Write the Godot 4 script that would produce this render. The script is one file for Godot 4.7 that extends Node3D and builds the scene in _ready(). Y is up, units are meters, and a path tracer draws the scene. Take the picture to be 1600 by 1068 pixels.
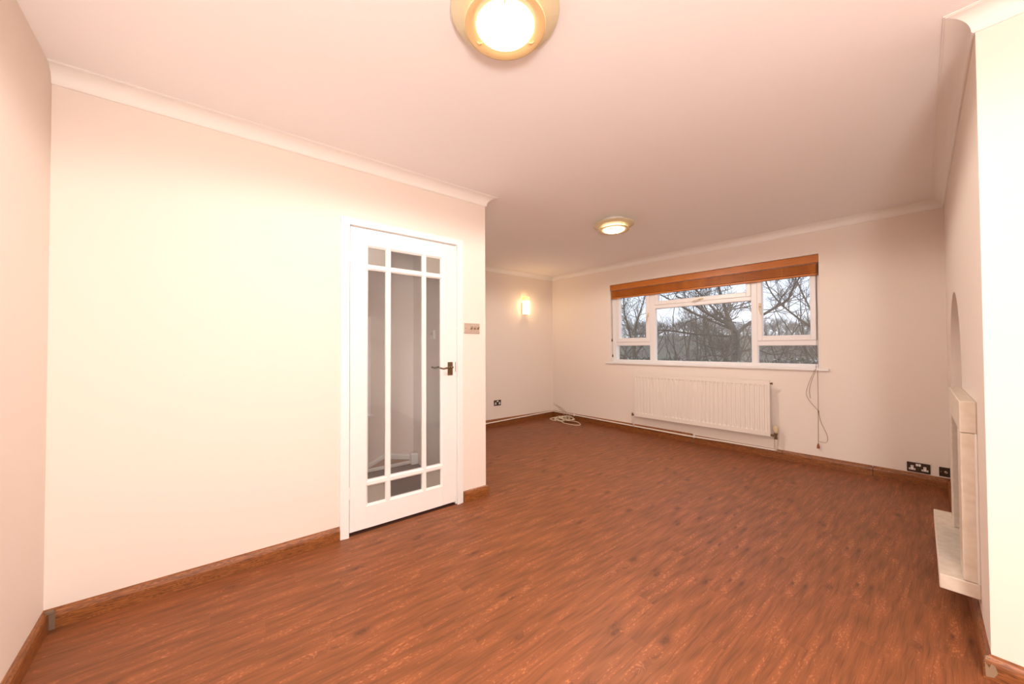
extends Node3D
# An empty living room with a glazed door, a window over a radiator and a stone fireplace.
# Plan coordinates are (x, z forward) in metres; every wall has a frame with x along it, y up and z into the room.

const H := 2.4
const PL := Vector2(-1.9862, 1.5169)
const PC := Vector2(-0.2154, 2.8739)
const PB := Vector2(0.7013, 6.1397)
const PW := Vector2(3.5909, 2.9276)
const PE := Vector2(1.7073, 1.2853)

var plan: PackedVector2Array
var taken := {}
var M := {}

# ---------------------------------------------------------------- mesh builder
class MB:
	var st := SurfaceTool.new()
	func _init():
		st.begin(Mesh.PRIMITIVE_TRIANGLES)
	func tri(a: Vector3, b: Vector3, c: Vector3, ua := Vector2(), ub := Vector2(), uc := Vector2()):
		st.set_uv(ua); st.add_vertex(a)
		st.set_uv(ub); st.add_vertex(b)
		st.set_uv(uc); st.add_vertex(c)
	# a flat convex face turned away from ctr
	func face(p: Array, ctr: Vector3, sg := -1, uv := []):
		st.set_smooth_group(sg)
		var mid := Vector3()
		for q in p: mid += q
		mid /= p.size()
		var n := Vector3()
		for i in p.size():
			n += (p[i] - mid).cross(p[(i + 1) % p.size()] - mid)
		var idx := range(p.size())
		if n.dot(mid - ctr) > 0: idx.reverse()
		for i in range(1, p.size() - 1):
			var a: int = idx[0]
			var b: int = idx[i]
			var c: int = idx[i + 1]
			if uv.is_empty(): tri(p[a], p[b], p[c])
			else: tri(p[a], p[b], p[c], uv[a], uv[b], uv[c])
	func box(c: Vector3, s: Vector3, ch := 0.0, xf := Transform3D()):
		var h := s / 2
		ch = minf(ch, minf(h.x, minf(h.y, h.z)) * 0.9)
		var cc := xf * c
		var v := func(x, y, z, axis):
			var k := Vector3(h.x, h.y, h.z)
			for i in 3:
				if i != axis: k[i] -= ch
			return xf * (c + Vector3(k.x * x, k.y * y, k.z * z))
		for a in 3:
			var b := (a + 1) % 3
			var d := (a + 2) % 3
			for s1 in [-1, 1]:
				var f := []
				for q in [[-1, -1], [1, -1], [1, 1], [-1, 1]]:
					var sg := [0, 0, 0]
					sg[a] = s1; sg[b] = q[0]; sg[d] = q[1]
					f.append(v.call(sg[0], sg[1], sg[2], a))
				face(f, cc)
		if ch <= 0: return
		for a in 3:
			var b := (a + 1) % 3
			var d := (a + 2) % 3
			for q in [[-1, -1], [1, -1], [1, 1], [-1, 1]]:
				var f := []
				for e in [[-1, b], [1, b], [1, d], [-1, d]]:
					var sg := [0, 0, 0]
					sg[a] = e[0]; sg[b] = q[0]; sg[d] = q[1]
					f.append(v.call(sg[0], sg[1], sg[2], e[1]))
				face(f, cc)
		for x in [-1, 1]:
			for y in [-1, 1]:
				for z in [-1, 1]:
					face([v.call(x, y, z, 0), v.call(x, y, z, 1), v.call(x, y, z, 2)], cc)
	# revolve (radius, height) pairs round y; closed outline gives a solid
	func lathe(prof: Array, segs := 40, xf := Transform3D(), smooth := true):
		for i in prof.size() - 1:
			st.set_smooth_group(i % 2 + 1 if not smooth else 1)
			for k in segs:
				var a0 := TAU * k / segs
				var a1 := TAU * (k + 1) / segs
				var p: Vector2 = prof[i]
				var q: Vector2 = prof[i + 1]
				var v := [Vector3(p.x * cos(a0), p.y, p.x * sin(a0)), Vector3(p.x * cos(a1), p.y, p.x * sin(a1)), Vector3(q.x * cos(a1), q.y, q.x * sin(a1)), Vector3(q.x * cos(a0), q.y, q.x * sin(a0))]
				for j in 4: v[j] = xf * v[j]
				if p.x > 1e-6: tri(v[0], v[1], v[2])
				if q.x > 1e-6: tri(v[0], v[2], v[3])
	func tube(path: Array, r0: float, r1: float, sides := 8, cap := true):
		st.set_smooth_group(1)
		var rings := []
		var up := Vector3.UP
		for i in path.size():
			var t: Vector3 = (path[mini(i + 1, path.size() - 1)] - path[maxi(i - 1, 0)]).normalized()
			if i == 0:
				up = Vector3.UP if absf(t.y) < 0.9 else Vector3.RIGHT
			var u := (up - t * up.dot(t)).normalized()
			up = u
			var w := t.cross(u)
			var r := lerpf(r0, r1, float(i) / maxi(path.size() - 1, 1))
			var ring := []
			for k in sides:
				var a := TAU * k / sides
				ring.append(path[i] + (u * cos(a) + w * sin(a)) * r)
			rings.append(ring)
		for i in rings.size() - 1:
			for k in sides:
				var k1 := (k + 1) % sides
				tri(rings[i][k], rings[i + 1][k1], rings[i][k1])
				tri(rings[i][k], rings[i + 1][k], rings[i + 1][k1])
		if cap:
			st.set_smooth_group(-1)
			face(rings[0], path[1])
			face(rings[-1], path[-2])
	# a profile of (z out, y up) pairs run along x, mitred at both ends: x shifts by z * k
	func run(prof: Array, x0: float, x1: float, k0 := 0.0, k1 := 0.0, groups := []):
		var n := prof.size()
		var c := Vector2()
		for p in prof: c += p / float(n)
		for i in n:
			var p: Vector2 = prof[i]
			var q: Vector2 = prof[(i + 1) % n]
			st.set_smooth_group(groups[i] if groups.size() > i else -1)
			var a := Vector3(x0 + k0 * p.x, p.y, p.x)
			var b := Vector3(x1 + k1 * p.x, p.y, p.x)
			var d := Vector3(x1 + k1 * q.x, q.y, q.x)
			var e := Vector3(x0 + k0 * q.x, q.y, q.x)
			tri(a, b, d); tri(a, d, e)
		st.set_smooth_group(-1)
		var flat := PackedVector2Array(prof)
		var t := Geometry2D.triangulate_polygon(flat)
		for i in range(0, t.size(), 3):
			var s0 := []
			var s1 := []
			for j in 3:
				var p: Vector2 = prof[t[i + j]]
				s0.append(Vector3(x0 + k0 * p.x, p.y, p.x))
				s1.append(Vector3(x1 + k1 * p.x, p.y, p.x))
			face(s0, s0[0] + Vector3.RIGHT)
			face(s1, s1[0] - Vector3.RIGHT)
	# a plan polygon (x, -z) raised from y0 to y1
	func prism(poly: PackedVector2Array, y0: float, y1: float):
		st.set_smooth_group(-1)
		var t := Geometry2D.triangulate_polygon(poly)
		for i in range(0, t.size(), 3):
			for y in [y0, y1]:
				var f := []
				for j in 3: f.append(Vector3(poly[t[i + j]].x, y, -poly[t[i + j]].y))
				face(f, f[0] + Vector3(0, 1 if y == y0 else -1, 0))
		var cw := Geometry2D.is_polygon_clockwise(poly)
		for i in poly.size():
			var a := poly[i]
			var b := poly[(i + 1) % poly.size()]
			var out := Vector2(b.y - a.y, a.x - b.x) * (1 if not cw else -1)
			var mid := (a + b) / 2 - out
			face([Vector3(a.x, y0, -a.y), Vector3(b.x, y0, -b.y), Vector3(b.x, y1, -b.y), Vector3(a.x, y1, -a.y)], Vector3(mid.x, (y0 + y1) / 2, -mid.y))
	# a plate outline in (x, y) given thickness along z
	func plate(poly: PackedVector2Array, z0: float, z1: float):
		st.set_smooth_group(-1)
		var t := Geometry2D.triangulate_polygon(poly)
		for i in range(0, t.size(), 3):
			for z in [z0, z1]:
				var f := []
				for j in 3: f.append(Vector3(poly[t[i + j]].x, poly[t[i + j]].y, z))
				face(f, f[0] + Vector3(0, 0, 1 if z == z0 else -1))
		var cw := Geometry2D.is_polygon_clockwise(poly)
		for i in poly.size():
			var a := poly[i]
			var b := poly[(i + 1) % poly.size()]
			var out := Vector2(b.y - a.y, a.x - b.x) * (1 if not cw else -1)
			var mid := (a + b) / 2 - out
			face([Vector3(a.x, a.y, z0), Vector3(b.x, b.y, z0), Vector3(b.x, b.y, z1), Vector3(a.x, a.y, z1)], Vector3(mid.x, mid.y, (z0 + z1) / 2))
	func done() -> ArrayMesh:
		st.generate_normals()
		return st.commit()

# ---------------------------------------------------------------- scene helpers
func numbered(n: String) -> String:
	if not taken.has(n):
		taken[n] = 0
		return n
	taken[n] += 1
	return "%s_%03d" % [n, taken[n]]

func tag(o: Node, label: String, category := "", group := "", kind := ""):
	if label: o.set_meta("label", label)
	if category: o.set_meta("category", category)
	if group: o.set_meta("group", group)
	if kind: o.set_meta("kind", kind)
	return o

func thing(called: String, label: String, category: String, xf := Transform3D(), group := "", kind := "") -> Node3D:
	var o := Node3D.new()
	o.name = numbered(called)
	o.transform = xf
	add_child(o)
	tag(o, label, category, group, kind)
	return o

func part(called: String, mb, mat: Material, parent: Node, label := "", xf := Transform3D()) -> MeshInstance3D:
	var o := MeshInstance3D.new()
	o.mesh = mb.done() if mb is MB else mb
	o.material_override = mat
	o.transform = xf
	o.name = called if parent != self else numbered(called)
	parent.add_child(o, true)
	if label: o.set_meta("label", label)
	return o

func structure(called: String, mb, mat: Material, label: String, category: String, xf := Transform3D()) -> MeshInstance3D:
	var o := part(called, mb, mat, self, label, xf)
	o.set_meta("kind", "structure")
	o.set_meta("category", category)
	return o

func g3(p: Vector2, y := 0.0) -> Vector3:
	return Vector3(p.x, y, -p.y)

func frame(a: Vector2, b: Vector2) -> Transform3D:
	var d := (b - a).normalized()
	var x := Vector3(d.x, 0, -d.y)
	return Transform3D(Basis(x, Vector3.UP, x.cross(Vector3.UP)), g3(a))

func at(xf: Transform3D, x: float, y: float, z := 0.0) -> Transform3D:
	return xf * Transform3D(Basis(), Vector3(x, y, z))

func bx(c: Vector3, s: Vector3, ch := 0.0) -> MB:
	var m := MB.new()
	m.box(c, s, ch)
	return m

func mat(c: Color, rough := 0.6, metal := 0.0, spec := 0.5) -> StandardMaterial3D:
	var m := StandardMaterial3D.new()
	m.albedo_color = c
	m.roughness = rough
	m.metallic = metal
	m.metallic_specular = spec
	return m

# how far a mitre at the joint of walls i and i+1 shifts per metre off the wall: [end of i, start of i+1]
func mitre(a: Vector2, b: Vector2, c: Vector2) -> Array:
	var d1 := (b - a).normalized()
	var d2 := (c - b).normalized()
	var n1 := Vector2(d1.y, -d1.x)
	var n2 := Vector2(d2.y, -d2.x)
	var k := 1 + n1.dot(n2)
	return [d1.dot(n2) / k, d2.dot(n1) / k]

func wall_piece(m: MB, x0: float, x1: float, y0: float, y1: float, t: float, k0 := 0.0, k1 := 0.0):
	m.prism(PackedVector2Array([Vector2(x0, 0), Vector2(x1, 0), Vector2(x1 - t * k1, t), Vector2(x0 - t * k0, t)]), y0, y1)

# ---------------------------------------------------------------- textures
func noise(seed_: int, freq: float, oct := 3, type := FastNoiseLite.TYPE_SIMPLEX_SMOOTH) -> FastNoiseLite:
	var n := FastNoiseLite.new()
	n.seed = seed_
	n.frequency = freq
	n.noise_type = type
	n.fractal_octaves = oct
	return n

const ROWS := 8
func floor_texture() -> Array:
	var w := 1024
	var rh := 128
	var h := ROWS * rh
	var col := PackedByteArray(); col.resize(w * h * 3)
	var rgh := PackedByteArray(); rgh.resize(w * h)
	var rng := RandomNumberGenerator.new(); rng.seed = 7
	var warp := noise(3, 0.006, 2)
	var streak := noise(11, 0.02, 3)
	var fine := noise(12, 0.06, 2)
	var fleck := noise(13, 0.05, 2)
	var patch := noise(14, 0.012, 2)
	for r in ROWS:
		var tone := rng.randf_range(-0.04, 0.04)
		var amount := rng.randf_range(-0.06, 0.12)
		var knots := []
		for k in rng.randi_range(0, 2):
			knots.append([rng.randf_range(80, w - 80), rng.randf_range(20, rh - 20), rng.randf_range(9, 20), rng.randf_range(0.5, 1.0)])
		var off := r * 977.0
		for y in rh:
			for x in w:
				var dx := 0.0
				var dark := 0.0
				for k in knots:
					var ex: float = (x - k[0]) / (k[2] * 3.0)
					var ey: float = (y - k[1]) / k[2]
					var d2 := ex * ex + ey * ey
					if d2 < 9.0:
						var e := exp(-d2)
						dark += e * k[3]
						dx += e * 26.0 * signf(y - k[1])
				var wy := y + dx + warp.get_noise_2d(x * 0.6, y * 0.5 + off) * 9.0
				var s := streak.get_noise_2d(x * 0.13, wy * 2.6 + off)
				var f := fine.get_noise_2d(x * 0.10, wy * 4.5 + off)
				var p := patch.get_noise_2d(x * 0.22, y * 1.3 + off)
				var q := fleck.get_noise_2d(x * 0.55 + wy * 0.8, wy * 1.7 - x * 0.30 + off)
				var v := 1.0 + tone + s * 0.09 + f * 0.085 + p * 0.13 - dark * 0.30 * (0.6 + 1.2 * absf(f))
				var fl := clampf((q - 0.53 + amount + p * 0.5) * 4.0, 0.0, 1.0)
				var lo := clampf((-s - 0.30) * 3.0, 0.0, 1.0)
				v -= lo * 0.07
				var rr := 0.535 * v + fl * 0.125
				var gg := 0.318 * (v - 0.02 * p) + fl * 0.092
				var bb := 0.190 * (v + 0.05 * dark) + fl * 0.072
				var i := ((r * rh + y) * w + x)
				col[i * 3] = int(clampf(rr, 0, 1) * 255)
				col[i * 3 + 1] = int(clampf(gg, 0, 1) * 255)
				col[i * 3 + 2] = int(clampf(bb, 0, 1) * 255)
				rgh[i] = int(clampf(0.46 - f * 0.08 - fl * 0.05, 0, 1) * 255)
	return [ImageTexture.create_from_image(Image.create_from_data(w, h, false, Image.FORMAT_RGB8, col)), ImageTexture.create_from_image(Image.create_from_data(w, h, false, Image.FORMAT_L8, rgh))]

func grain_texture(seed_: int, a: Color, b: Color, stretch := 9.0, rings := 7.0) -> ImageTexture:
	var w := 512
	var h := 256
	var im := Image.create(w, h, false, Image.FORMAT_RGB8)
	var n := noise(seed_, 0.011, 3)
	var f := noise(seed_ + 1, 0.05, 2)
	for y in h:
		for x in w:
			# the pattern closes on itself so that repeats do not show a seam
			var tx := absf(x - w / 2.0)
			var ty := absf(y - h / 2.0)
			var v := n.get_noise_2d(tx * 2.0 / stretch * 2.0, ty * 2.2)
			var ring := 0.5 + 0.5 * sin(v * rings * TAU)
			var k := clampf(0.55 * ring + 0.3 + 0.5 * f.get_noise_2d(tx * 0.3, ty * 4.0), 0, 1)
			im.set_pixel(x, y, a.lerp(b, k))
	return ImageTexture.create_from_image(im)

func wood(seed_: int, a: Color, b: Color, scale: Vector3, rough := 0.45, stretch := 9.0, rings := 7.0) -> StandardMaterial3D:
	var m := mat(Color.WHITE, rough)
	m.albedo_texture = grain_texture(seed_, a, b, stretch, rings)
	m.uv1_triplanar = true
	m.uv1_triplanar_sharpness = 6.0
	m.uv1_scale = scale
	return m

func rough_paint(c: Color, rough: float, seed_: int, bump: float, scale := 1.0) -> StandardMaterial3D:
	var m := mat(c, rough, 0.0, 0.4)
	var t := NoiseTexture2D.new()
	t.width = 512; t.height = 512; t.seamless = true
	t.noise = noise(seed_, 0.03, 4)
	m.heightmap_enabled = true
	m.heightmap_texture = t
	m.heightmap_scale = bump
	m.uv1_triplanar = true
	m.uv1_world_triplanar = true
	m.uv1_scale = Vector3.ONE * scale
	return m

func make_materials():
	M.wall = rough_paint(Color(0.932, 0.878, 0.832), 0.8, 21, 0.02, 1.2)
	M.ceiling = rough_paint(Color(0.97, 0.95, 0.94), 0.9, 22, 0.015, 1.0)
	M.coving = mat(Color(0.955, 0.93, 0.905), 0.6)
	M.gloss = mat(Color(0.955, 0.94, 0.925), 0.3)
	M.upvc = mat(Color(0.93, 0.91, 0.90), 0.30)
	M.rad = mat(Color(0.925, 0.88, 0.835), 0.32)
	M.pipe = mat(Color(0.93, 0.885, 0.83), 0.35)
	M.skirt = wood(31, Color(0.37, 0.205, 0.09), Color(0.66, 0.40, 0.20), Vector3(1.1, 3.4, 3.4), 0.38)
	M.filler = mat(Color(0.47, 0.38, 0.30), 0.9)
	M.chip = mat(Color(0.58, 0.48, 0.38), 0.9)
	M.gap = mat(Color(0.12, 0.06, 0.03), 0.9)
	M.blind = wood(41, Color(0.66, 0.365, 0.125), Color(0.81, 0.49, 0.19), Vector3(0.8, 9.0, 9.0), 0.42, 14.0, 3.0)
	var ft := floor_texture()
	M.floor = mat(Color.WHITE, 1.0, 0.0, 0.38)
	M.floor.albedo_texture = ft[0]
	M.floor.roughness_texture = ft[1]
	M.subfloor = mat(Color(0.30, 0.16, 0.10), 0.8)
	M.stone = rough_paint(Color(0.88, 0.80, 0.71), 0.55, 51, 0.06, 2.0)
	var sn := NoiseTexture2D.new()
	sn.width = 512; sn.height = 512; sn.seamless = true
	sn.noise = noise(52, 0.02, 5)
	var gr := Gradient.new()
	gr.set_color(0, Color(0.83, 0.76, 0.68)); gr.set_color(1, Color(0.90, 0.85, 0.79))
	sn.color_ramp = gr
	M.stone.albedo_color = Color.WHITE
	M.stone.albedo_texture = sn
	M.recess_brown = mat(Color(0.50, 0.43, 0.37), 0.8)  # plain grey-brown, darker than the stone, for the fire opening and its back
	M.glass = mat(Color(0.95, 0.97, 0.96, 0.05), 0.02)
	M.glass.transparency = BaseMaterial3D.TRANSPARENCY_ALPHA
	M.obscure = mat(Color(0.70, 0.67, 0.63, 0.55), 0.35)
	M.obscure.transparency = BaseMaterial3D.TRANSPARENCY_ALPHA
	M.brass = mat(Color(0.50, 0.36, 0.20), 0.32, 1.0)
	M.bronze = mat(Color(0.46, 0.37, 0.26), 0.4, 0.6)
	M.chrome = mat(Color(0.72, 0.66, 0.60), 0.25, 1.0)
	M.steel = mat(Color(0.80, 0.72, 0.65), 0.42, 0.35)
	M.plate = mat(Color(0.30, 0.24, 0.19), 0.42, 0.75)
	M.white = mat(Color(0.93, 0.90, 0.87), 0.4)
	M.cream_gloss = mat(Color(0.98, 0.90, 0.70), 0.15)
	M.cream = mat(Color(0.86, 0.775, 0.64), 0.5)
	M.black = mat(Color(0.05, 0.045, 0.04), 0.6)
	M.cord = mat(Color(0.45, 0.27, 0.17), 0.8)
	M.toggle = mat(Color(0.33, 0.17, 0.08), 0.5)
	M.tassel = mat(Color(0.62, 0.33, 0.17), 0.45)
	M.cable = mat(Color(0.90, 0.84, 0.74), 0.45)
	M.cable2 = mat(Color(0.66, 0.56, 0.44), 0.5)
	# amber glass of the ceiling lamps
	M.amber = mat(Color(0.90, 0.77, 0.56), 0.2)
	M.saucer = mat(Color(0.88, 0.83, 0.69), 0.22)
	M.bulb = mat(Color(1, 0.97, 0.9), 0.4)
	M.bulb.emission_enabled = true
	M.bulb.emission = Color(1.0, 0.93, 0.78)
	M.bulb.emission_energy_multiplier = 1.8
	M.sconce = mat(Color(1, 0.95, 0.85), 0.35)
	M.sconce.emission_enabled = true
	M.sconce.emission = Color(1.0, 0.90, 0.66)
	M.sconce.emission_energy_multiplier = 1.25
	M.sconce_top = mat(Color(0.95, 0.85, 0.62), 0.35)
	M.sconce_top.emission_enabled = true
	M.sconce_top.emission = Color(1.0, 0.84, 0.48)
	M.sconce_top.emission_energy_multiplier = 0.85
	M.hill = rough_paint(Color(0.47, 0.44, 0.36), 1.0, 61, 0.0, 0.05)
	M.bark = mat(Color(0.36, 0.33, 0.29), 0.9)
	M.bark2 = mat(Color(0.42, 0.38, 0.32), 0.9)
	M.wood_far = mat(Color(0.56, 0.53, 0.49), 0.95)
	

# ---------------------------------------------------------------- ready
func _ready():
	make_materials()
	setup_view()
	var dA := (PC - PL).normalized()
	var nA := Vector2(dA.y, -dA.x)
	var dB := Vector2(sin(0.9139), cos(0.9139))
	var PD := PB + dB * (1.28 - 4.0)
	var uL := Vector2(sin(2.4162), cos(2.4162))
	var uE := Vector2(sin(2.4402), cos(2.4402))
	var PF := PE + uE * 2.2
	var PK := PL + uL * 4.62
	plan = PackedVector2Array([PK, PL, PC, PD, PB, PW, PE, PF])
	build_shell(dA, nA)
	build_floor(dA, nA)
	build_trims()
	build_door()
	build_hallway()
	build_window()
	build_fireplace()
	build_radiator()
	build_ceiling_lamps()
	build_wall_fittings()
	build_cables()
	build_outside()

func setup_view():
	var cam := Camera3D.new()
	cam.name = "camera"
	cam.fov = rad_to_deg(2.0 * atan(534.0 / 554.249))
	cam.near = 0.05
	cam.far = 500.0
	cam.position = Vector3(0, 1.1845, 0)
	cam.basis = Basis(Vector3.RIGHT, 0.016) * Basis(Vector3.BACK, -0.0044)
	add_child(cam)
	var e := Environment.new()
	e.background_mode = Environment.BG_SKY
	var sm := ProceduralSkyMaterial.new()
	sm.sky_top_color = Color(0.80, 0.89, 1.0)
	sm.sky_horizon_color = Color(0.93, 0.96, 1.0)
	sm.ground_bottom_color = Color(0.45, 0.43, 0.38)
	sm.ground_horizon_color = Color(0.80, 0.82, 0.84)
	sm.sky_energy_multiplier = 1.08
	var sky := Sky.new()
	sky.sky_material = sm
	e.sky = sky
	e.tonemap_mode = Environment.TONE_MAPPER_LINEAR
	e.tonemap_exposure = 1.25
	e.sdfgi_enabled = true
	e.ssao_enabled = true
	e.ssil_enabled = true
	var we := WorldEnvironment.new()
	we.name = "environment"
	we.environment = e
	add_child(we)

func lamp_light(pos: Vector3, energy: float, color: Color, size: float, called: String, parent: Node, down := false):
	var l: Light3D
	if down:
		var sp := SpotLight3D.new()
		sp.spot_angle = 89.0
		sp.spot_angle_attenuation = 0.2
		sp.spot_range = 14.0
		sp.spot_attenuation = 2.0
		sp.rotation.x = -PI / 2
		l = sp
	else:
		var om := OmniLight3D.new()
		om.omni_range = 14.0
		om.omni_attenuation = 2.0
		l = om
	l.name = called
	l.position = pos
	l.light_energy = energy
	l.light_color = color
	l.light_size = size
	l.shadow_enabled = true
	parent.add_child(l, true)

# ---------------------------------------------------------------- shell
func build_shell(dA: Vector2, nA: Vector2):
	var names := ["wall_left", "wall_hallway", "wall_return", "wall_alcove", "wall_window", "wall_right", "wall_near", "wall_back"]
	var labels := ["cream painted wall at the left edge of the photo, meeting the door wall", "wide cream painted wall holding the white glazed door", "short cream wall returning behind the outer corner beside the door", "cream alcove wall with the lit wall lamp", "long cream wall with the window and radiator", "cream wall with arched recess behind the stone fireplace", "brightly lit cream wall at the right edge, nearest the camera", "cream wall behind the camera closing the room"]
	var n := plan.size()
	var T := 0.12
	for i in n:
		var a := plan[i]
		var b := plan[(i + 1) % n]
		var k0: float = mitre(plan[(i + n - 1) % n], a, b)[1]
		var k1: float = mitre(a, b, plan[(i + 2) % n])[0]
		var len := a.distance_to(b)
		var m := MB.new()
		var xf := frame(a, b)
		if names[i] == "wall_hallway":
			wall_piece(m, 0, 1.197, 0, H, T, k0, 0)
			wall_piece(m, 1.970, len, 0, H, T, 0, k1)
			wall_piece(m, 1.197, 1.970, 1.975, H, T)
		elif names[i] == "wall_window":
			T = 0.26
			wall_piece(m, 0, 1.142, 0, H, T, k0, 0)
			wall_piece(m, 3.522, len, 0, H, T, 0, k1)
			wall_piece(m, 1.142, 3.522, 0, 0.958, T)
			wall_piece(m, 1.142, 3.522, 2.108, H, T)
			T = 0.12
		elif names[i] == "wall_right":
			var m2 := MB.new()
			wall_piece(m2, 0, len, 0, H, 0.45, k0, k1)
			var base := CSGMesh3D.new()
			base.mesh = m2.done()
			base.material = M.wall
			var cuts := CSGCombiner3D.new()
			cuts.operation = CSGShape3D.OPERATION_SUBTRACTION
			cuts.name = "recess_cut"
			var x := func(s): return len - s      # s counts from the near corner
			var c1 := CSGBox3D.new()
			c1.name = "recess_cut"
			c1.operation = CSGShape3D.OPERATION_SUBTRACTION
			c1.size = Vector3(1.02, 0.72, 0.5)
			c1.position = Vector3(x.call(1.55), 0.67, 0)
			c1.material = M.wall
			base.add_child(c1)
			var c2 := CSGCylinder3D.new()
			c2.name = "arch_cut"
			c2.operation = CSGShape3D.OPERATION_SUBTRACTION
			c2.radius = 0.51
			c2.height = 0.5
			c2.sides = 72
			c2.rotation.x = PI / 2
			c2.position = Vector3(x.call(1.55), 1.02, 0)
			c2.material = M.wall
			base.add_child(c2)
			var c3 := CSGBox3D.new()
			c3.name = "hearth_cut"
			c3.operation = CSGShape3D.OPERATION_SUBTRACTION
			c3.size = Vector3(0.50, 0.615, 0.5)
			c3.position = Vector3(x.call(0.70), 0.2 + 0.3075, 0)
			c3.material = M.recess_brown
			base.add_child(c3)
			base.name = numbered("wall_right")
			base.transform = xf
			add_child(base)
			tag(base, labels[i], "wall", "", "structure")
			continue
		else:
			wall_piece(m, 0, len, 0, H, T, k0, k1)
		structure(names[i], m, M.wall, labels[i], "wall", xf)
	var cm := MB.new()
	var outer: PackedVector2Array = Geometry2D.offset_polygon(plan, 0.25, Geometry2D.JOIN_MITER)[0]
	cm.prism(outer, H, H + 0.15)
	structure("ceiling", cm, M.ceiling, "plain pinkish white ceiling with two round lamps", "ceiling")

func build_floor(dA: Vector2, nA: Vector2):
	var fm := MB.new()
	var outer: PackedVector2Array = Geometry2D.offset_polygon(plan, 0.10, Geometry2D.JOIN_MITER)[0]
	fm.prism(outer, -0.14, -0.0105)
	var fl := structure("floor", fm, M.subfloor, "reddish brown wood plank floor running across the room", "floor")
	var rng := RandomNumberGenerator.new()
	rng.seed = 5
	var rest := MB.new()
	var W := 0.10
	var LEN := 0.92
	var g := 0.00012
	for r in range(-21, 47):
		var n0 := r * W
		var s0 := -2.0 - fposmod(r * 0.377 + rng.randf() * 0.2, 1.0) * LEN
		for c in 10:
			var a0 := s0 + c * LEN
			var quad := PackedVector2Array()
			for q in [[a0 + g, n0 + g], [a0 + LEN - g, n0 + g], [a0 + LEN - g, n0 + W - g], [a0 + g, n0 + W - g]]:
				quad.append(PL + dA * q[0] + nA * q[1])
			var row := rng.randi() % ROWS
			var flip := rng.randf() < 0.5
			for poly in Geometry2D.intersect_polygons(quad, plan):
				var mid := Vector2()
				var near := false
				for p in poly:
					mid += p / poly.size()
					if p.y > 1.05 and absf(p.x / p.y) < 1.5: near = true
				var m := MB.new() if near else rest
				var t := Geometry2D.triangulate_polygon(poly)
				m.st.set_smooth_group(-1)
				for i in range(0, t.size(), 3):
					var f := []
					var uv := []
					for j in 3:
						var p: Vector2 = poly[t[i + j]]
						f.append(g3(p))
						var u := ((p - PL).dot(dA) - a0) / LEN
						var v := ((p - PL).dot(nA) - n0) / W
						if flip: u = 1.0 - u; v = 1.0 - v
						uv.append(Vector2(u, (row + 0.02 + 0.96 * clampf(v, 0, 1)) / ROWS))
					m.face(f, f[0] + Vector3.DOWN, -1, uv)
				for i in poly.size():
					var a: Vector2 = poly[i]
					var b: Vector2 = poly[(i + 1) % poly.size()]
					var uvb := Vector2(0.5, (row + 0.5) / ROWS)
					m.face([g3(a), g3(b), g3(b, -0.010), g3(a, -0.010)], g3(mid), -1, [uvb, uvb, uvb, uvb])
				if near: part("floor_plank", m, M.floor, fl)
	var ro := part("floor_plank", rest, M.floor, fl)
	ro.set_meta("kind", "stuff")

# ---------------------------------------------------------------- coving and skirting
func coving_profile() -> Array:
	var d := 0.0673
	var p := 0.0766
	var pr := [Vector2(0, H), Vector2(0, H - d), Vector2(0.006, H - d)]
	var gr := [-1, -1]
	for i in 11:
		var a := (PI / 2) * i / 10.0
		# concave: the centre lies out in the room
		pr.append(Vector2(0.010 + (p - 0.016) * (1 - cos(a)), H - 0.005 - (d - 0.011) * (1 - sin(a))))
	gr.append(-1)
	for i in 10: gr.append(1)
	pr.append(Vector2(p - 0.006, H - 0.003))
	pr.append(Vector2(p, H - 0.003))
	pr.append(Vector2(p, H))
	return [pr, gr]

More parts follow.
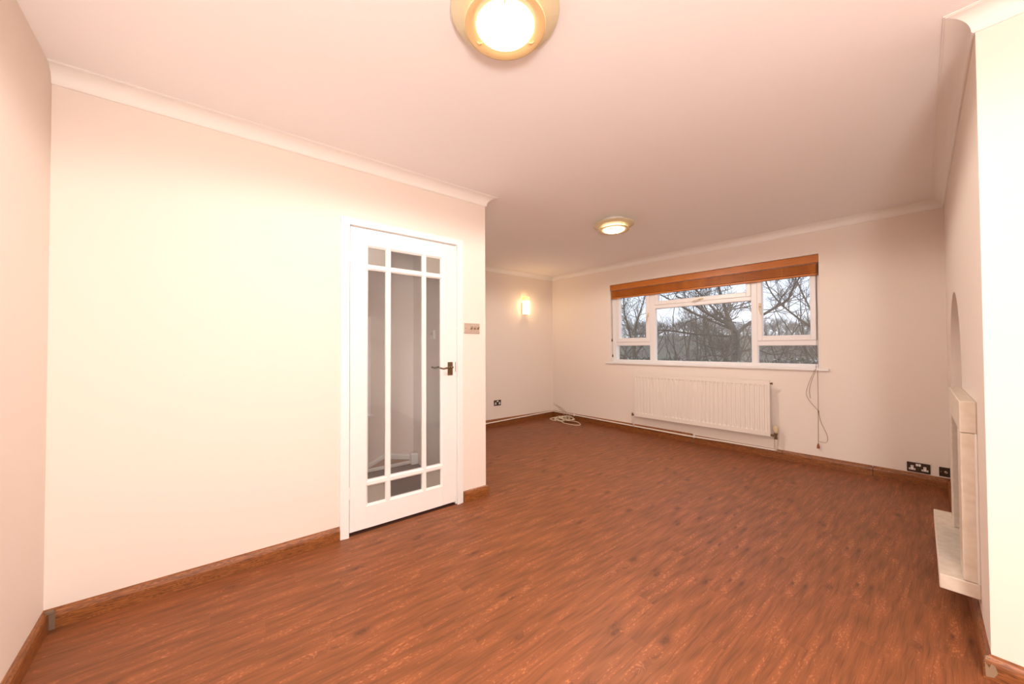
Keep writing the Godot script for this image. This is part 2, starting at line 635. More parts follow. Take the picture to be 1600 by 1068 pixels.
func build_trims():
	var n := plan.size()
	var cp := coving_profile()
	var cl := ["", "white plaster coving above the glazed door", "white plaster coving hidden on the short return wall", "white plaster coving above the lit wall lamp", "white plaster coving above the window", "white plaster coving along the fireplace wall", "bright white plaster coving at the top right corner", "white plaster coving behind the camera"]
	for i in range(1, n):
		var a := plan[i]
		var b := plan[(i + 1) % n]
		var k0: float = mitre(plan[i - 1], a, b)[1]
		var k1: float = mitre(a, b, plan[(i + 2) % n])[0]
		if i == 1: k0 = 0.0
		if i == n - 1: k1 = 0.0
		var m := MB.new()
		m.run(cp[0], 0, a.distance_to(b), k0, k1, cp[1])
		structure("trim_%d" % i, m, M.coving, cl[i], "coving", frame(a, b))
	var t := 0.019
	var prof := func(h: float): return [Vector2(0, 0), Vector2(t, 0), Vector2(t, h * 0.66), Vector2(t * 0.86, h * 0.80), Vector2(t * 0.45, h * 0.94), Vector2(0.002, h), Vector2(0, h)]
	var sl := ["brown wood skirting along the left edge of the photo", "brown wood skirting on the door wall", "brown wood skirting hidden round the corner beside the door", "dark brown wood skirting below the wall lamp", "brown wood skirting below the radiator and sockets", "brown wood skirting under the floating hearth", "brown wood skirting with a chipped corner at the bottom right", "brown wood skirting behind the camera"]
	var sn := ["left", "hallway", "return", "alcove", "window", "right", "near", "back"]
	for i in n:
		var a := plan[i]
		var b := plan[(i + 1) % n]
		var len := a.distance_to(b)
		var k0: float = mitre(plan[(i + n - 1) % n], a, b)[1]
		var k1: float = mitre(a, b, plan[(i + 2) % n])[0]
		var xf := frame(a, b)
		var root := thing("baseboard_" + sn[i], sl[i], "skirting", xf, "", "structure")
		var boards := []
		match i:
			1: boards = [[0.0, 1.149, 0.0824, k0, 0.0], [2.024, len, 0.0824, 0.0, k1]]
			3: boards = [[0.0, len, 0.104, k0, k1]]
			4: boards = [[0.0, 2.302, 0.106, k0, 0.0], [2.314, 3.872, 0.094, 0.0, 0.0], [3.876, len, 0.094, 0.0, k1]]
			_: boards = [[0.0, len, 0.0824, k0, k1]]
		for bd in boards:
			var m := MB.new()
			m.run(prof.call(bd[2]), bd[0], bd[1], bd[3], bd[4])
			part("skirting_board", m, M.skirt, root)
		if i == 1:
			part("joint_filler", bx(Vector3(0.0285, 0.033, 0.0205), Vector3(0.019, 0.064, 0.004), 0.0015), M.filler, root, "pale filler in the corner joint")
			part("joint_filler", bx(Vector3(0.021, 0.073, 0.0155), Vector3(0.03, 0.018, 0.015), 0.004), M.filler, root, "pale filler in the corner joint")
		if i == 4:
			part("joint_filler", bx(Vector3(2.308, 0.05, 0.0095), Vector3(0.014, 0.098, 0.021), 0.002), M.filler, root, "grey filled joint")
			part("joint_gap", bx(Vector3(3.874, 0.04, 0.008), Vector3(0.006, 0.078, 0.015), 0.001), M.gap, root, "dark open joint")
		if i == 6:
			var ch := MB.new()
			ch.plate(PackedVector2Array([Vector2(-0.014, 0.008), Vector2(0.004, 0.014), Vector2(0.012, 0.034), Vector2(0.008, 0.052), Vector2(-0.001, 0.060), Vector2(-0.006, 0.044), Vector2(-0.015, 0.058)]), 0.016, 0.0215)
			ch.box(Vector3(-0.008, 0.069, 0.009), Vector3(0.014, 0.016, 0.012), 0.004)
			part("chipped_filler", ch, M.chip, root, "pale chipped filler on the corner")

# ---------------------------------------------------------------- the glazed door
func build_door():
	var xf := frame(PL, PC)
	var root := thing("door_1", "white glazed door of nine panes with dark lever handle", "door", at(xf, 1.204, 0.0, 0.0), "", "structure")
	var X := func(s): return s - 1.204
	var zf := -0.004        # front of the leaf
	var th := 0.042
	var zc := zf - th / 2
	# lining and architrave
	var lin := MB.new()
	lin.box(Vector3(X.call(1.2015) , 0.985, -0.066), Vector3(0.009, 1.97, 0.12), 0.001)
	lin.box(Vector3(X.call(1.9655), 0.985, -0.066), Vector3(0.009, 1.97, 0.12), 0.001)
	lin.box(Vector3(X.call(1.5835), 1.9745, -0.066), Vector3(0.773, 0.009, 0.12), 0.001)
	lin.box(Vector3(X.call(1.211), 0.985, -0.075), Vector3(0.012, 1.97, 0.05), 0.001)
	lin.box(Vector3(X.call(1.956), 0.985, -0.075), Vector3(0.012, 1.97, 0.05), 0.001)
	part("door_lining", lin, M.gloss, root)
	var pr := func(w): return [Vector2(0, 0), Vector2(0.016, 0.0), Vector2(0.0165, w * 0.25), Vector2(0.014, w * 0.5), Vector2(0.011, w * 0.72), Vector2(0.0105, w * 0.92), Vector2(0.008, w), Vector2(0, w)]
	# uprights: the profile (z, x) is run along a turned axis
	for side in [[1.201, -1.0], [1.968, 1.0]]:
		var m := MB.new()
		m.run(pr.call(0.052), 0, 1.976, 0, 0)
		var b := Basis(Vector3.UP, Vector3(side[1], 0, 0), Vector3.BACK)
		part("architrave", m, M.gloss, root, "", Transform3D(b, Vector3(X.call(side[0]), 0, 0)))
	var mt := MB.new()
	mt.run(pr.call(0.045), X.call(1.150), X.call(2.019), 0, 0)
	part("architrave", mt, M.gloss, root, "", Transform3D(Basis(), Vector3(0, 1.972, 0)))
	var lx0 := 1.208
	var lx1 := 1.9595
	var y0 := 0.019
	var y1 := 1.9665
	var gx := [[1.311, 1.434], [1.471, 1.695], [1.729, 1.851]]
	var gy := [[0.160, 0.284], [0.325, 1.701], [1.738, 1.861]]
	# leaf
	var leaf := Node3D.new()
	leaf.name = "door_leaf"
	root.add_child(leaf)
	part("stile", bx(Vector3(X.call((lx0 + gx[0][0]) / 2), (y0 + y1) / 2, zc), Vector3(gx[0][0] - lx0, y1 - y0, th), 0.002), M.gloss, leaf)
	part("stile", bx(Vector3(X.call((lx1 + gx[2][1]) / 2), (y0 + y1) / 2, zc), Vector3(lx1 - gx[2][1], y1 - y0, th), 0.002), M.gloss, leaf)
	part("rail", bx(Vector3(X.call((gx[0][0] + gx[2][1]) / 2), (y0 + gy[0][0]) / 2, zc), Vector3(gx[2][1] - gx[0][0] + 0.001, gy[0][0] - y0, th), 0.0005), M.gloss, leaf)
	part("rail", bx(Vector3(X.call((gx[0][0] + gx[2][1]) / 2), (y1 + gy[2][1]) / 2, zc), Vector3(gx[2][1] - gx[0][0] + 0.001, y1 - gy[2][1], th), 0.0005), M.gloss, leaf)
	# glazing bars: bevelled to a narrow nose on both faces
	var bar := func(w): return [Vector2(-0.0205, -w * 0.25), Vector2(-0.010, -w * 0.5), Vector2(0.010, -w * 0.5), Vector2(0.0205, -w * 0.25), Vector2(0.0205, w * 0.25), Vector2(0.010, w * 0.5), Vector2(-0.010, w * 0.5), Vector2(-0.0205, w * 0.25)]
	var up := Basis(Vector3.UP, Vector3.LEFT, Vector3.BACK)
	for i in 2:
		var w: float = gx[i + 1][0] - gx[i][1]
		var m := MB.new()
		m.run(bar.call(w), 0, gy[2][1] - gy[0][0])
		part("glazing_bar", m, M.gloss, leaf, "", Transform3D(up, Vector3(X.call((gx[i + 1][0] + gx[i][1]) / 2), gy[0][0], zc)))
		var wy: float = gy[i + 1][0] - gy[i][1]
		var m2 := MB.new()
		m2.run(bar.call(wy), 0, gx[2][1] - gx[0][0])
		part("glazing_bar", m2, M.gloss, leaf, "", Transform3D(Basis(), Vector3(X.call(gx[0][0]), (gy[i + 1][0] + gy[i][1]) / 2, zc - 0.0003)))
	# a sloping bead round the whole glazed field
	var bead := [Vector2(-0.021, 0), Vector2(0.0195, 0), Vector2(0.008, 0.011), Vector2(-0.010, 0.011)]
	var bd := MB.new()
	bd.run(bead, 0, gx[2][1] - gx[0][0], 0, 0)
	var bxf := Transform3D(Basis(), Vector3(X.call(gx[0][0]), gy[0][0] - 0.001, zc))
	part("glazing_bead", bd, M.gloss, leaf, "", bxf)
	var bd2 := MB.new()
	bd2.run(bead, 0, gx[2][1] - gx[0][0], 0, 0)
	part("glazing_bead", bd2, M.gloss, leaf, "", Transform3D(Basis(Vector3.LEFT, Vector3.DOWN, Vector3.BACK), Vector3(X.call(gx[2][1]), gy[2][1] + 0.001, zc)))
	for s in 2:
		var b3 := MB.new()
		b3.run(bead, 0, gy[2][1] - gy[0][0], 0, 0)
		if s == 0: part("glazing_bead", b3, M.gloss, leaf, "", Transform3D(Basis(Vector3.DOWN, Vector3.RIGHT, Vector3.BACK), Vector3(X.call(gx[0][0]) - 0.001, gy[2][1], zc)))
		else: part("glazing_bead", b3, M.gloss, leaf, "", Transform3D(Basis(Vector3.UP, Vector3.LEFT, Vector3.BACK), Vector3(X.call(gx[2][1]) + 0.001, gy[0][0], zc)))
	for i in 3:
		for j in 3:
			var corner := i != 1 and j != 1
			part("pane", bx(Vector3(X.call((gx[i][0] + gx[i][1]) / 2), (gy[j][0] + gy[j][1]) / 2, zc), Vector3(gx[i][1] - gx[i][0] - 0.002, gy[j][1] - gy[j][0] - 0.002, 0.004)), M.obscure if corner else M.glass, root, "small obscured corner pane" if corner else "")
	# lever handles on both faces
	for f in 2:
		var hd := Node3D.new()
		hd.name = "door_handle"
		root.add_child(hd, true)
		hd.set_meta("label", "dark bronze lever handle" if f == 0 else "dark lever seen through the glass")
		hd.transform = Transform3D(Basis(), Vector3(X.call(1.914), 1.04, zf)) if f == 0 else Transform3D(Basis(Vector3.LEFT, Vector3.UP, Vector3.FORWARD), Vector3(X.call(1.914), 1.04, zf - th))
		var sgn := -1.0 if f == 0 else 1.0
		part("handle_plate", bx(Vector3(0, -0.012, 0.003), Vector3(0.042, 0.100, 0.006), 0.002), M.bronze, hd)
		var lv := MB.new()
		lv.lathe([Vector2(0, 0.024), Vector2(0.006, 0.024), Vector2(0.0085, 0.016), Vector2(0.013, 0.006), Vector2(0.016, 0.0), Vector2(0, 0)], 16, Transform3D(Basis(Vector3.RIGHT, Vector3.BACK, Vector3.UP), Vector3(0, 0, 0.005)))
		lv.tube([Vector3(0, 0, 0.008), Vector3(0, 0, 0.045), Vector3(sgn * 0.006, 0, 0.052), Vector3(sgn * 0.03, 0.002, 0.054), Vector3(sgn * 0.055, -0.004, 0.054), Vector3(sgn * 0.08, -0.008, 0.053), Vector3(sgn * 0.098, -0.003, 0.05), Vector3(sgn * 0.108, 0.0, 0.047)], 0.008, 0.0055, 10)
		part("lever", lv, M.bronze, hd)
	part("latch_plate", bx(Vector3(X.call(1.9605), 1.04, zf - 0.012), Vector3(0.003, 0.075, 0.028), 0.001), M.bronze, root, "dark latch plate on the door edge")
	for y in [1.77, 0.27]:
		var hm := MB.new()
		hm.tube([Vector3(0, -0.038, 0), Vector3(0, 0.038, 0)], 0.0055, 0.0055, 10)
		hm.box(Vector3(0.011, 0, -0.004), Vector3(0.018, 0.074, 0.003), 0.0005)
		part("hinge", hm, M.gloss, root, "", Transform3D(Basis(), Vector3(X.call(1.2055), y, 0.002)))

# ---------------------------------------------------------------- hallway seen through the door
func build_hallway():
	var xf := frame(PL, PC)
	# corners in the door wall's frame: (along, back)
	var Q := Vector2(1.89, 1.42)
	var R := Vector2(2.125, 1.185)
	var A := Vector2(0.70, 0.23)
	var d := (Q - A).normalized()
	var len := A.distance_to(Q)
	var fx := xf * Transform3D(Basis(Vector3(d.x, 0, -d.y), Vector3.UP, Vector3(d.x, 0, -d.y).cross(Vector3.UP)), Vector3(A.x, 0, -A.y))
	var m := MB.new()
	var wx0 := len - 0.60
	var wx1 := len - 0.305
	wall_piece(m, -0.2, wx0, 0, H, 0.12)
	wall_piece(m, wx1, len + 0.1, 0, H, 0.12)
	wall_piece(m, wx0, wx1, 0, 0.52, 0.12)
	wall_piece(m, wx0, wx1, 1.50, H, 0.12)
	structure("wall_hallway_far", m, M.wall, "dim cream hallway wall with a window edge, seen through the left door pane", "wall", fx)
	var win := thing("window_2", "narrow bluish strip of hallway window seen through the left door pane", "window", at(fx, wx0, 0.52, 0), "", "structure")
	var w := wx1 - wx0
	var fr := MB.new()
	for q in [[0.01, 0.49, 0.02, 0.98], [w - 0.01, 0.49, 0.02, 0.98], [w / 2, 0.02, w, 0.04], [w / 2, 0.96, w, 0.04]]:
		fr.box(Vector3(q[0], q[1], -0.07), Vector3(q[2], q[3], 0.05), 0.004)
	part("window_frame", fr, M.upvc, win)
	part("pane", bx(Vector3(w / 2, 0.49, -0.07), Vector3(w - 0.036, 0.91, 0.004)), M.glass, win)
	part("window_sill", bx(Vector3(w / 2, 0.004, -0.02), Vector3(w + 0.06, 0.02, 0.07), 0.004), M.gloss, win)
	var d2 := (R - Q).normalized()
	var f2 := xf * Transform3D(Basis(Vector3(d2.x, 0, -d2.y), Vector3.UP, Vector3(d2.x, 0, -d2.y).cross(Vector3.UP)), Vector3(Q.x, 0, -Q.y))
	var m2 := MB.new()
	wall_piece(m2, 0, Q.distance_to(R) + 0.05, 0, H, 0.1)
	structure("wall_hallway_corner", m2, M.wall, "dim angled hallway wall seen through the middle door pane", "wall", f2)
	var m3 := MB.new()
	m3.box(Vector3(0.68, H / 2, -0.22), Vector3(0.1, H, 0.3))
	structure("wall_hallway_end", m3, M.wall, "end wall closing the hallway, out of sight", "wall", xf)
	var fl := MB.new()
	var poly := PackedVector2Array([Vector2(0.6, 0.002), Vector2(2.13, 0.002), Vector2(2.2, 1.25), Vector2(1.89, 1.55), Vector2(0.6, 0.26)])
	fl.prism(poly, -0.10, -0.001)
	var hf := structure("floor_hallway", fl, M.subfloor, "brown hallway floor seen through the lower door panes", "floor", xf)
	var cl := MB.new()
	cl.prism(PackedVector2Array([Vector2(0.6, 0.12), Vector2(2.13, 0.12), Vector2(2.2, 1.3), Vector2(1.89, 1.6), Vector2(0.6, 0.3)]), H, H + 0.12)
	structure("ceiling_hallway", cl, M.ceiling, "dim hallway ceiling seen through the top door panes", "ceiling", xf)
	var bp := [Vector2(0, 0), Vector2(0.016, 0), Vector2(0.016, 0.055), Vector2(0.008, 0.07), Vector2(0, 0.07)]
	var b1 := MB.new(); b1.run(bp, 0, len, 0, 0)
	structure("baseboard_hallway_far", b1, M.gloss, "white skirting under the hallway window", "skirting", fx)
	var b2 := MB.new(); b2.run(bp, 0, Q.distance_to(R), 0, 0)
	structure("baseboard_hallway_corner", b2, M.gloss, "white skirting on the angled hallway wall", "skirting", f2)
	# the step seen across the middle pane
	var stp := thing("hallway_step", "low wooden winder step on the hallway floor, behind the middle door pane", "step", at(xf, 1.55, 0, -1.0))
	var sm := MB.new()
	sm.prism(PackedVector2Array([Vector2(0.02, 0.14), Vector2(0.30, 0.36), Vector2(0.52, 0.16), Vector2(0.52, 0.12)]), 0, 0.03)
	part("tread", sm, M.skirt, stp)
	part("nosing", bx(Vector3(0.26, 0.018, -0.125), Vector3(0.46, 0.03, 0.02), 0.004), M.gloss, stp, "pale edge strip")
	# fittings on the hallway side of the return wall
	var side := xf * Transform3D(Basis(Vector3.BACK, Vector3.UP, Vector3.LEFT), Vector3(2.108, 0, 0))
	var box := thing("thermostat", "small white wall control box seen through the right door pane", "thermostat", at(side, -0.70, 1.265, 0))
	part("casing", bx(Vector3(0, 0.045, 0.012), Vector3(0.075, 0.09, 0.024), 0.004), M.white, box)
	part("dial", bx(Vector3(0, 0.055, 0.026), Vector3(0.04, 0.03, 0.006), 0.002), M.cream, box)
	var al := thing("door_chime", "round white wall chime seen through the top middle door pane", "chime", at(side, -0.93, 2.03, 0))
	var am := MB.new()
	am.lathe([Vector2(0, 0.03), Vector2(0.03, 0.03), Vector2(0.045, 0.022), Vector2(0.05, 0.0), Vector2(0, 0)], 28, Transform3D(Basis(Vector3.RIGHT, Vector3.BACK, Vector3.UP), Vector3()))
	part("casing", am, M.white, al)
	var ab := MB.new()
	ab.lathe([Vector2(0, 0.034), Vector2(0.012, 0.034), Vector2(0.014, 0.03), Vector2(0, 0.03)], 20, Transform3D(Basis(Vector3.RIGHT, Vector3.BACK, Vector3.UP), Vector3()))
	part("grille", ab, M.cream, al)
	# white boxing at the foot of the return wall
	var bxg := thing("pipe_boxing", "white boxed corner block at the foot of the hallway wall, behind the middle door pane", "boxing", at(side, -1.13, 0, 0))
	part("casing", bx(Vector3(0.03, 0.055, 0.035), Vector3(0.06, 0.11, 0.07), 0.006), M.gloss, bxg)

# ---------------------------------------------------------------- window, blind
func build_window():
	var xf := frame(PB, PW)
	var root := thing("window_1", "wide white window of six panes looking onto bare trees", "window", at(xf, 1.142, 0.958, 0), "", "structure")
	var X := func(x): return x - 1.142
	var Y := func(y): return y - 0.958
	var zb := -0.10
	var bar := func(x0, x1, y0, y1, z0 = -0.135, z1 = -0.07, ch = 0.006):
		return bx(Vector3(X.call((x0 + x1) / 2.0), Y.call((y0 + y1) / 2.0), (z0 + z1) / 2.0), Vector3(x1 - x0, y1 - y0, z1 - z0), ch)
	# outer frame, mullions and transoms
	part("frame_bar", bar.call(1.145, 1.206, 0.962, 2.106), M.upvc, root)
	part("frame_bar", bar.call(3.494, 3.520, 0.962, 2.106), M.upvc, root)
	part("frame_bar", bar.call(1.2, 3.5, 0.962, 1.003), M.upvc, root)
	part("frame_bar", bar.call(1.2, 3.5, 2.06, 2.106), M.upvc, root)
	part("mullion", bar.call(1.722, 1.802, 0.99, 2.07), M.upvc, root)
	part("mullion", bar.call(2.924, 2.984, 0.99, 2.07), M.upvc, root)
	part("transom", bar.call(1.2, 1.73, 1.206, 1.262), M.upvc, root)
	part("transom", bar.call(2.98, 3.5, 1.194, 1.252), M.upvc, root)
	part("transom", bar.call(1.80, 2.93, 1.706, 1.758), M.upvc, root)
	# opening lights, standing proud of the frame
	var sash := func(x0, x1, y0, y1, w, wb, called):
		var n := Node3D.new()
		n.name = called
		root.add_child(n, true)
		for q in [[x0, x0 + w, y0, y1], [x1 - w, x1, y0, y1], [x0 + w * 0.9, x1 - w * 0.9, y0, y0 + wb], [x0 + w * 0.9, x1 - w * 0.9, y1 - w, y1]]:
			part("sash_bar", bar.call(q[0], q[1], q[2], q[3], -0.125, -0.058, 0.007), M.upvc, n)
		return n
	var s1 = sash.call(1.212, 1.724, 1.254, 2.06, 0.052, 0.062, "opening_light")
	var s2 = sash.call(2.982, 3.492, 1.246, 2.06, 0.050, 0.058, "opening_light")
	var s3 = sash.call(1.796, 2.928, 1.752, 2.06, 0.050, 0.056, "opening_light")
	var pane := func(x0, x1, y0, y1, parent):
		part("pane", bar.call(x0, x1, y0, y1, -0.102, -0.098, 0.0), M.glass, parent)
	pane.call(1.262, 1.674, 1.314, 2.01, s1)
	pane.call(3.030, 3.444, 1.302, 2.01, s2)
	pane.call(1.846, 2.878, 1.806, 2.01, s3)
	pane.call(1.204, 1.724, 1.0, 1.208, root)
	pane.call(1.80, 2.926, 1.0, 1.708, root)
	pane.call(2.982, 3.496, 1.0, 1.196, root)
	# fasteners
	for q in [[1.712, 1.62, 0.0], [3.012, 1.63, 0.0], [2.39, 1.776, 1.0]]:
		var h := Node3D.new()
		h.name = "window_catch"
		root.add_child(h, true)
		h.position = Vector3(X.call(q[0]), Y.call(q[1]), -0.056)
		if q[2] > 0.5: h.rotation.z = -PI / 2 + 0.1
		part("catch_plate", bx(Vector3(0, 0.01, 0.003), Vector3(0.022, 0.055, 0.006), 0.002), M.cream, h)
		var lv := MB.new()
		var sd := 1.0 if q[0] > 2.0 else -1.0
		lv.tube([Vector3(0, 0.0, 0.004), Vector3(0, 0.0, 0.025), Vector3(0, -0.012, 0.031), Vector3(0.006 * sd, -0.05, 0.032), Vector3(0.016 * sd, -0.095, 0.029)], 0.007, 0.005, 8)
		part("catch_lever", lv, M.cream, h)
	# reveal lining and sill
	part("reveal_lining", bar.call(1.142, 1.147, 0.962, 2.106, -0.14, -0.001, 0.0), M.white, root)
	var sl := MB.new()
	sl.box(Vector3(X.call(2.332), 0.003, -0.06), Vector3(2.38, 0.012, 0.16), 0.002)
	sl.box(Vector3(X.call(2.328), -0.006, 0.012), Vector3(2.524, 0.024, 0.03), 0.005)
	part("window_sill", sl, M.upvc, root)
	# wooden slatted blind, drawn up
	var bl := thing("wooden_blind", "orange brown wooden blind drawn up at the top of the window", "blind", at(xf, 1.142, 2.107, 0))
	part("pelmet", bx(Vector3(1.191, -0.044, -0.003), Vector3(2.376, 0.079, 0.012), 0.002), M.blind, bl)
	part("headrail", bx(Vector3(1.191, -0.035, -0.034), Vector3(2.360, 0.05, 0.044), 0.002), M.blind, bl)
	var rng := RandomNumberGenerator.new(); rng.seed = 3
	for i in 22:
		var sm := bx(Vector3(), Vector3(2.352, 0.0030, 0.046), 0.0008)
		part("slat", sm, M.blind, bl, "", Transform3D(Basis(Vector3.RIGHT, rng.randf_range(-0.05, 0.05)), Vector3(1.191 + rng.randf_range(-0.002, 0.002), -0.090 - i * 0.0043, -0.034)))
	part("bottom_rail", bx(Vector3(1.191, -0.196, -0.034), Vector3(2.356, 0.020, 0.048), 0.004), M.blind, bl)
	for x in [0.34, 0.80, 1.27, 1.74, 2.08]:
		part("ladder_tape", bx(Vector3(x, -0.14, -0.0103), Vector3(0.003, 0.11, 0.001)), M.blind, bl)
	# cords at the right with a wooden acorn; two toggles on a cord at the left
	var cx := 2.352
	var cm := MB.new()
	var r := 0.0016
	cm.tube([Vector3(cx + 0.012, -0.10, -0.008), Vector3(cx + 0.014, -0.6, -0.004), Vector3(cx + 0.012, -1.12, 0.004), Vector3(cx + 0.012, -1.17, 0.033), Vector3(cx + 0.010, -1.50, 0.030), Vector3(cx + 0.006, -1.90, 0.026)], r, r, 6)
	part("lift_cord", cm, M.cord, bl)
	var cs := Curve3D.new()
	for p in [Vector3(cx + 0.006, -0.10, -0.008), Vector3(cx + 0.004, -0.65, -0.004), Vector3(cx - 0.002, -1.10, 0.010), Vector3(cx - 0.012, -1.16, 0.033), Vector3(cx - 0.055, -1.28, 0.030), Vector3(cx - 0.080, -1.39, 0.028), Vector3(cx - 0.060, -1.46, 0.028), Vector3(cx - 0.02, -1.52, 0.028), Vector3(cx + 0.011, -1.56, 0.028)]:
		cs.add_point(p)
	part("lift_cord", tube_of(smooth(cs), r, 6), M.cord, bl)
	var c2 := Curve3D.new()
	for p in [Vector3(cx + 0.000, -1.12, 0.014), Vector3(cx - 0.006, -1.17, 0.033), Vector3(cx - 0.040, -1.28, 0.031), Vector3(cx - 0.055, -1.37, 0.029), Vector3(cx - 0.048, -1.44, 0.030)]:
		c2.add_point(p)
	part("lift_cord", tube_of(smooth(c2), r, 6), M.cord, bl)
	var c3 := Curve3D.new()
	for p in [Vector3(cx + 0.012, -1.57, 0.028), Vector3(cx + 0.03, -1.67, 0.03), Vector3(cx + 0.07, -1.78, 0.028), Vector3(cx + 0.075, -1.84, 0.026), Vector3(cx + 0.055, -1.865, 0.026), Vector3(cx + 0.012, -1.86, 0.026)]:
		c3.add_point(p)
	part("lift_cord", tube_of(smooth(c3), r, 6), M.cord, bl)
	var kn := MB.new()
	kn.lathe([Vector2(0, 0.012), Vector2(0.004, 0.008), Vector2(0.004, -0.008), Vector2(0, -0.012)], 10, Transform3D(Basis(), Vector3(cx + 0.011, -1.567, 0.029)))
	part("cord_joiner", kn, M.toggle, bl)
	var ac := MB.new()
	ac.lathe([Vector2(0, 0.024), Vector2(0.005, 0.022), Vector2(0.008, 0.010), Vector2(0.0115, -0.010), Vector2(0.011, -0.022), Vector2(0.006, -0.026), Vector2(0, -0.026)], 16, Transform3D(Basis(), Vector3(cx + 0.005, -1.905, 0.026)))
	part("cord_pull", ac, M.tassel, bl, "small wooden pull at the end of the cord")
	var lc := MB.new()
	lc.tube([Vector3(0.022, -0.2, -0.006), Vector3(0.027, -0.82, -0.006)], r, r, 6)
	lc.tube([Vector3(0.030, -0.2, -0.006), Vector3(0.036, -1.05, -0.006)], r, r, 6)
	part("tilt_cord", lc, M.cord, bl)
	for q in [[0.028, -0.82], [0.037, -1.05]]:
		var tg := MB.new()
		tg.lathe([Vector2(0, 0.026), Vector2(0.004, 0.024), Vector2(0.009, 0.004), Vector2(0.0085, -0.016), Vector2(0, -0.02)], 12, Transform3D(Basis(), Vector3(q[0], q[1], -0.006)))
		part("cord_toggle", tg, M.toggle, bl, "small dark wooden toggle")

func smooth(c: Curve3D) -> Array:
	var n := c.point_count
	for i in n:
		var t := (c.get_point_position(mini(i + 1, n - 1)) - c.get_point_position(maxi(i - 1, 0))) / 6.0
		c.set_point_in(i, -t)
		c.set_point_out(i, t)
	var out := []
	for i in n - 1:
		for k in 6: out.append(c.sample(i, k / 6.0))
	out.append(c.get_point_position(n - 1))
	return out

func tube_of(path: Array, r: float, sides := 6) -> MB:
	var m := MB.new()
	m.tube(path, r, r, sides)
	return m

# ---------------------------------------------------------------- fireplace
func build_fireplace():
	var xf := frame(PW, PE)
	var len := PW.distance_to(PE)
	var f := thing("fireplace", "pale limestone fireplace surround with a floating hearth slab on the right wall", "fireplace", at(xf, len - 0.27, 0.14, 0))
	var S := func(s): return 0.27 - s          # s counts from the near corner
	var d := 0.045
	var leg := func(s0, s1): return bx(Vector3(S.call((s0 + s1) / 2), 0.06 + 0.309, d / 2), Vector3(s1 - s0, 0.616, d), 0.003)
	part("leg", leg.call(0.285, 0.452), M.stone, f)
	part("leg", leg.call(0.952, 1.09), M.stone, f)
	part("lintel", bx(Vector3(S.call(0.6875), 0.679 + 0.066, d / 2 + 0.0005), Vector3(0.807, 0.132, d + 0.001), 0.003), M.stone, f)
	part("hearth", bx(Vector3(S.call(0.745), 0.03, 0.055), Vector3(0.93, 0.06, 0.11), 0.003), M.stone, f)
	part("back_panel", bx(Vector3(S.call(0.70), 0.06 + 0.308, -0.235), Vector3(0.49, 0.61, 0.02), 0.002), M.recess_brown, f)
	part("sealant", bx(Vector3(S.call(0.283), 0.37, 0.004), Vector3(0.006, 0.62, 0.008), 0.002), M.white, f, "white sealant line at the wall")

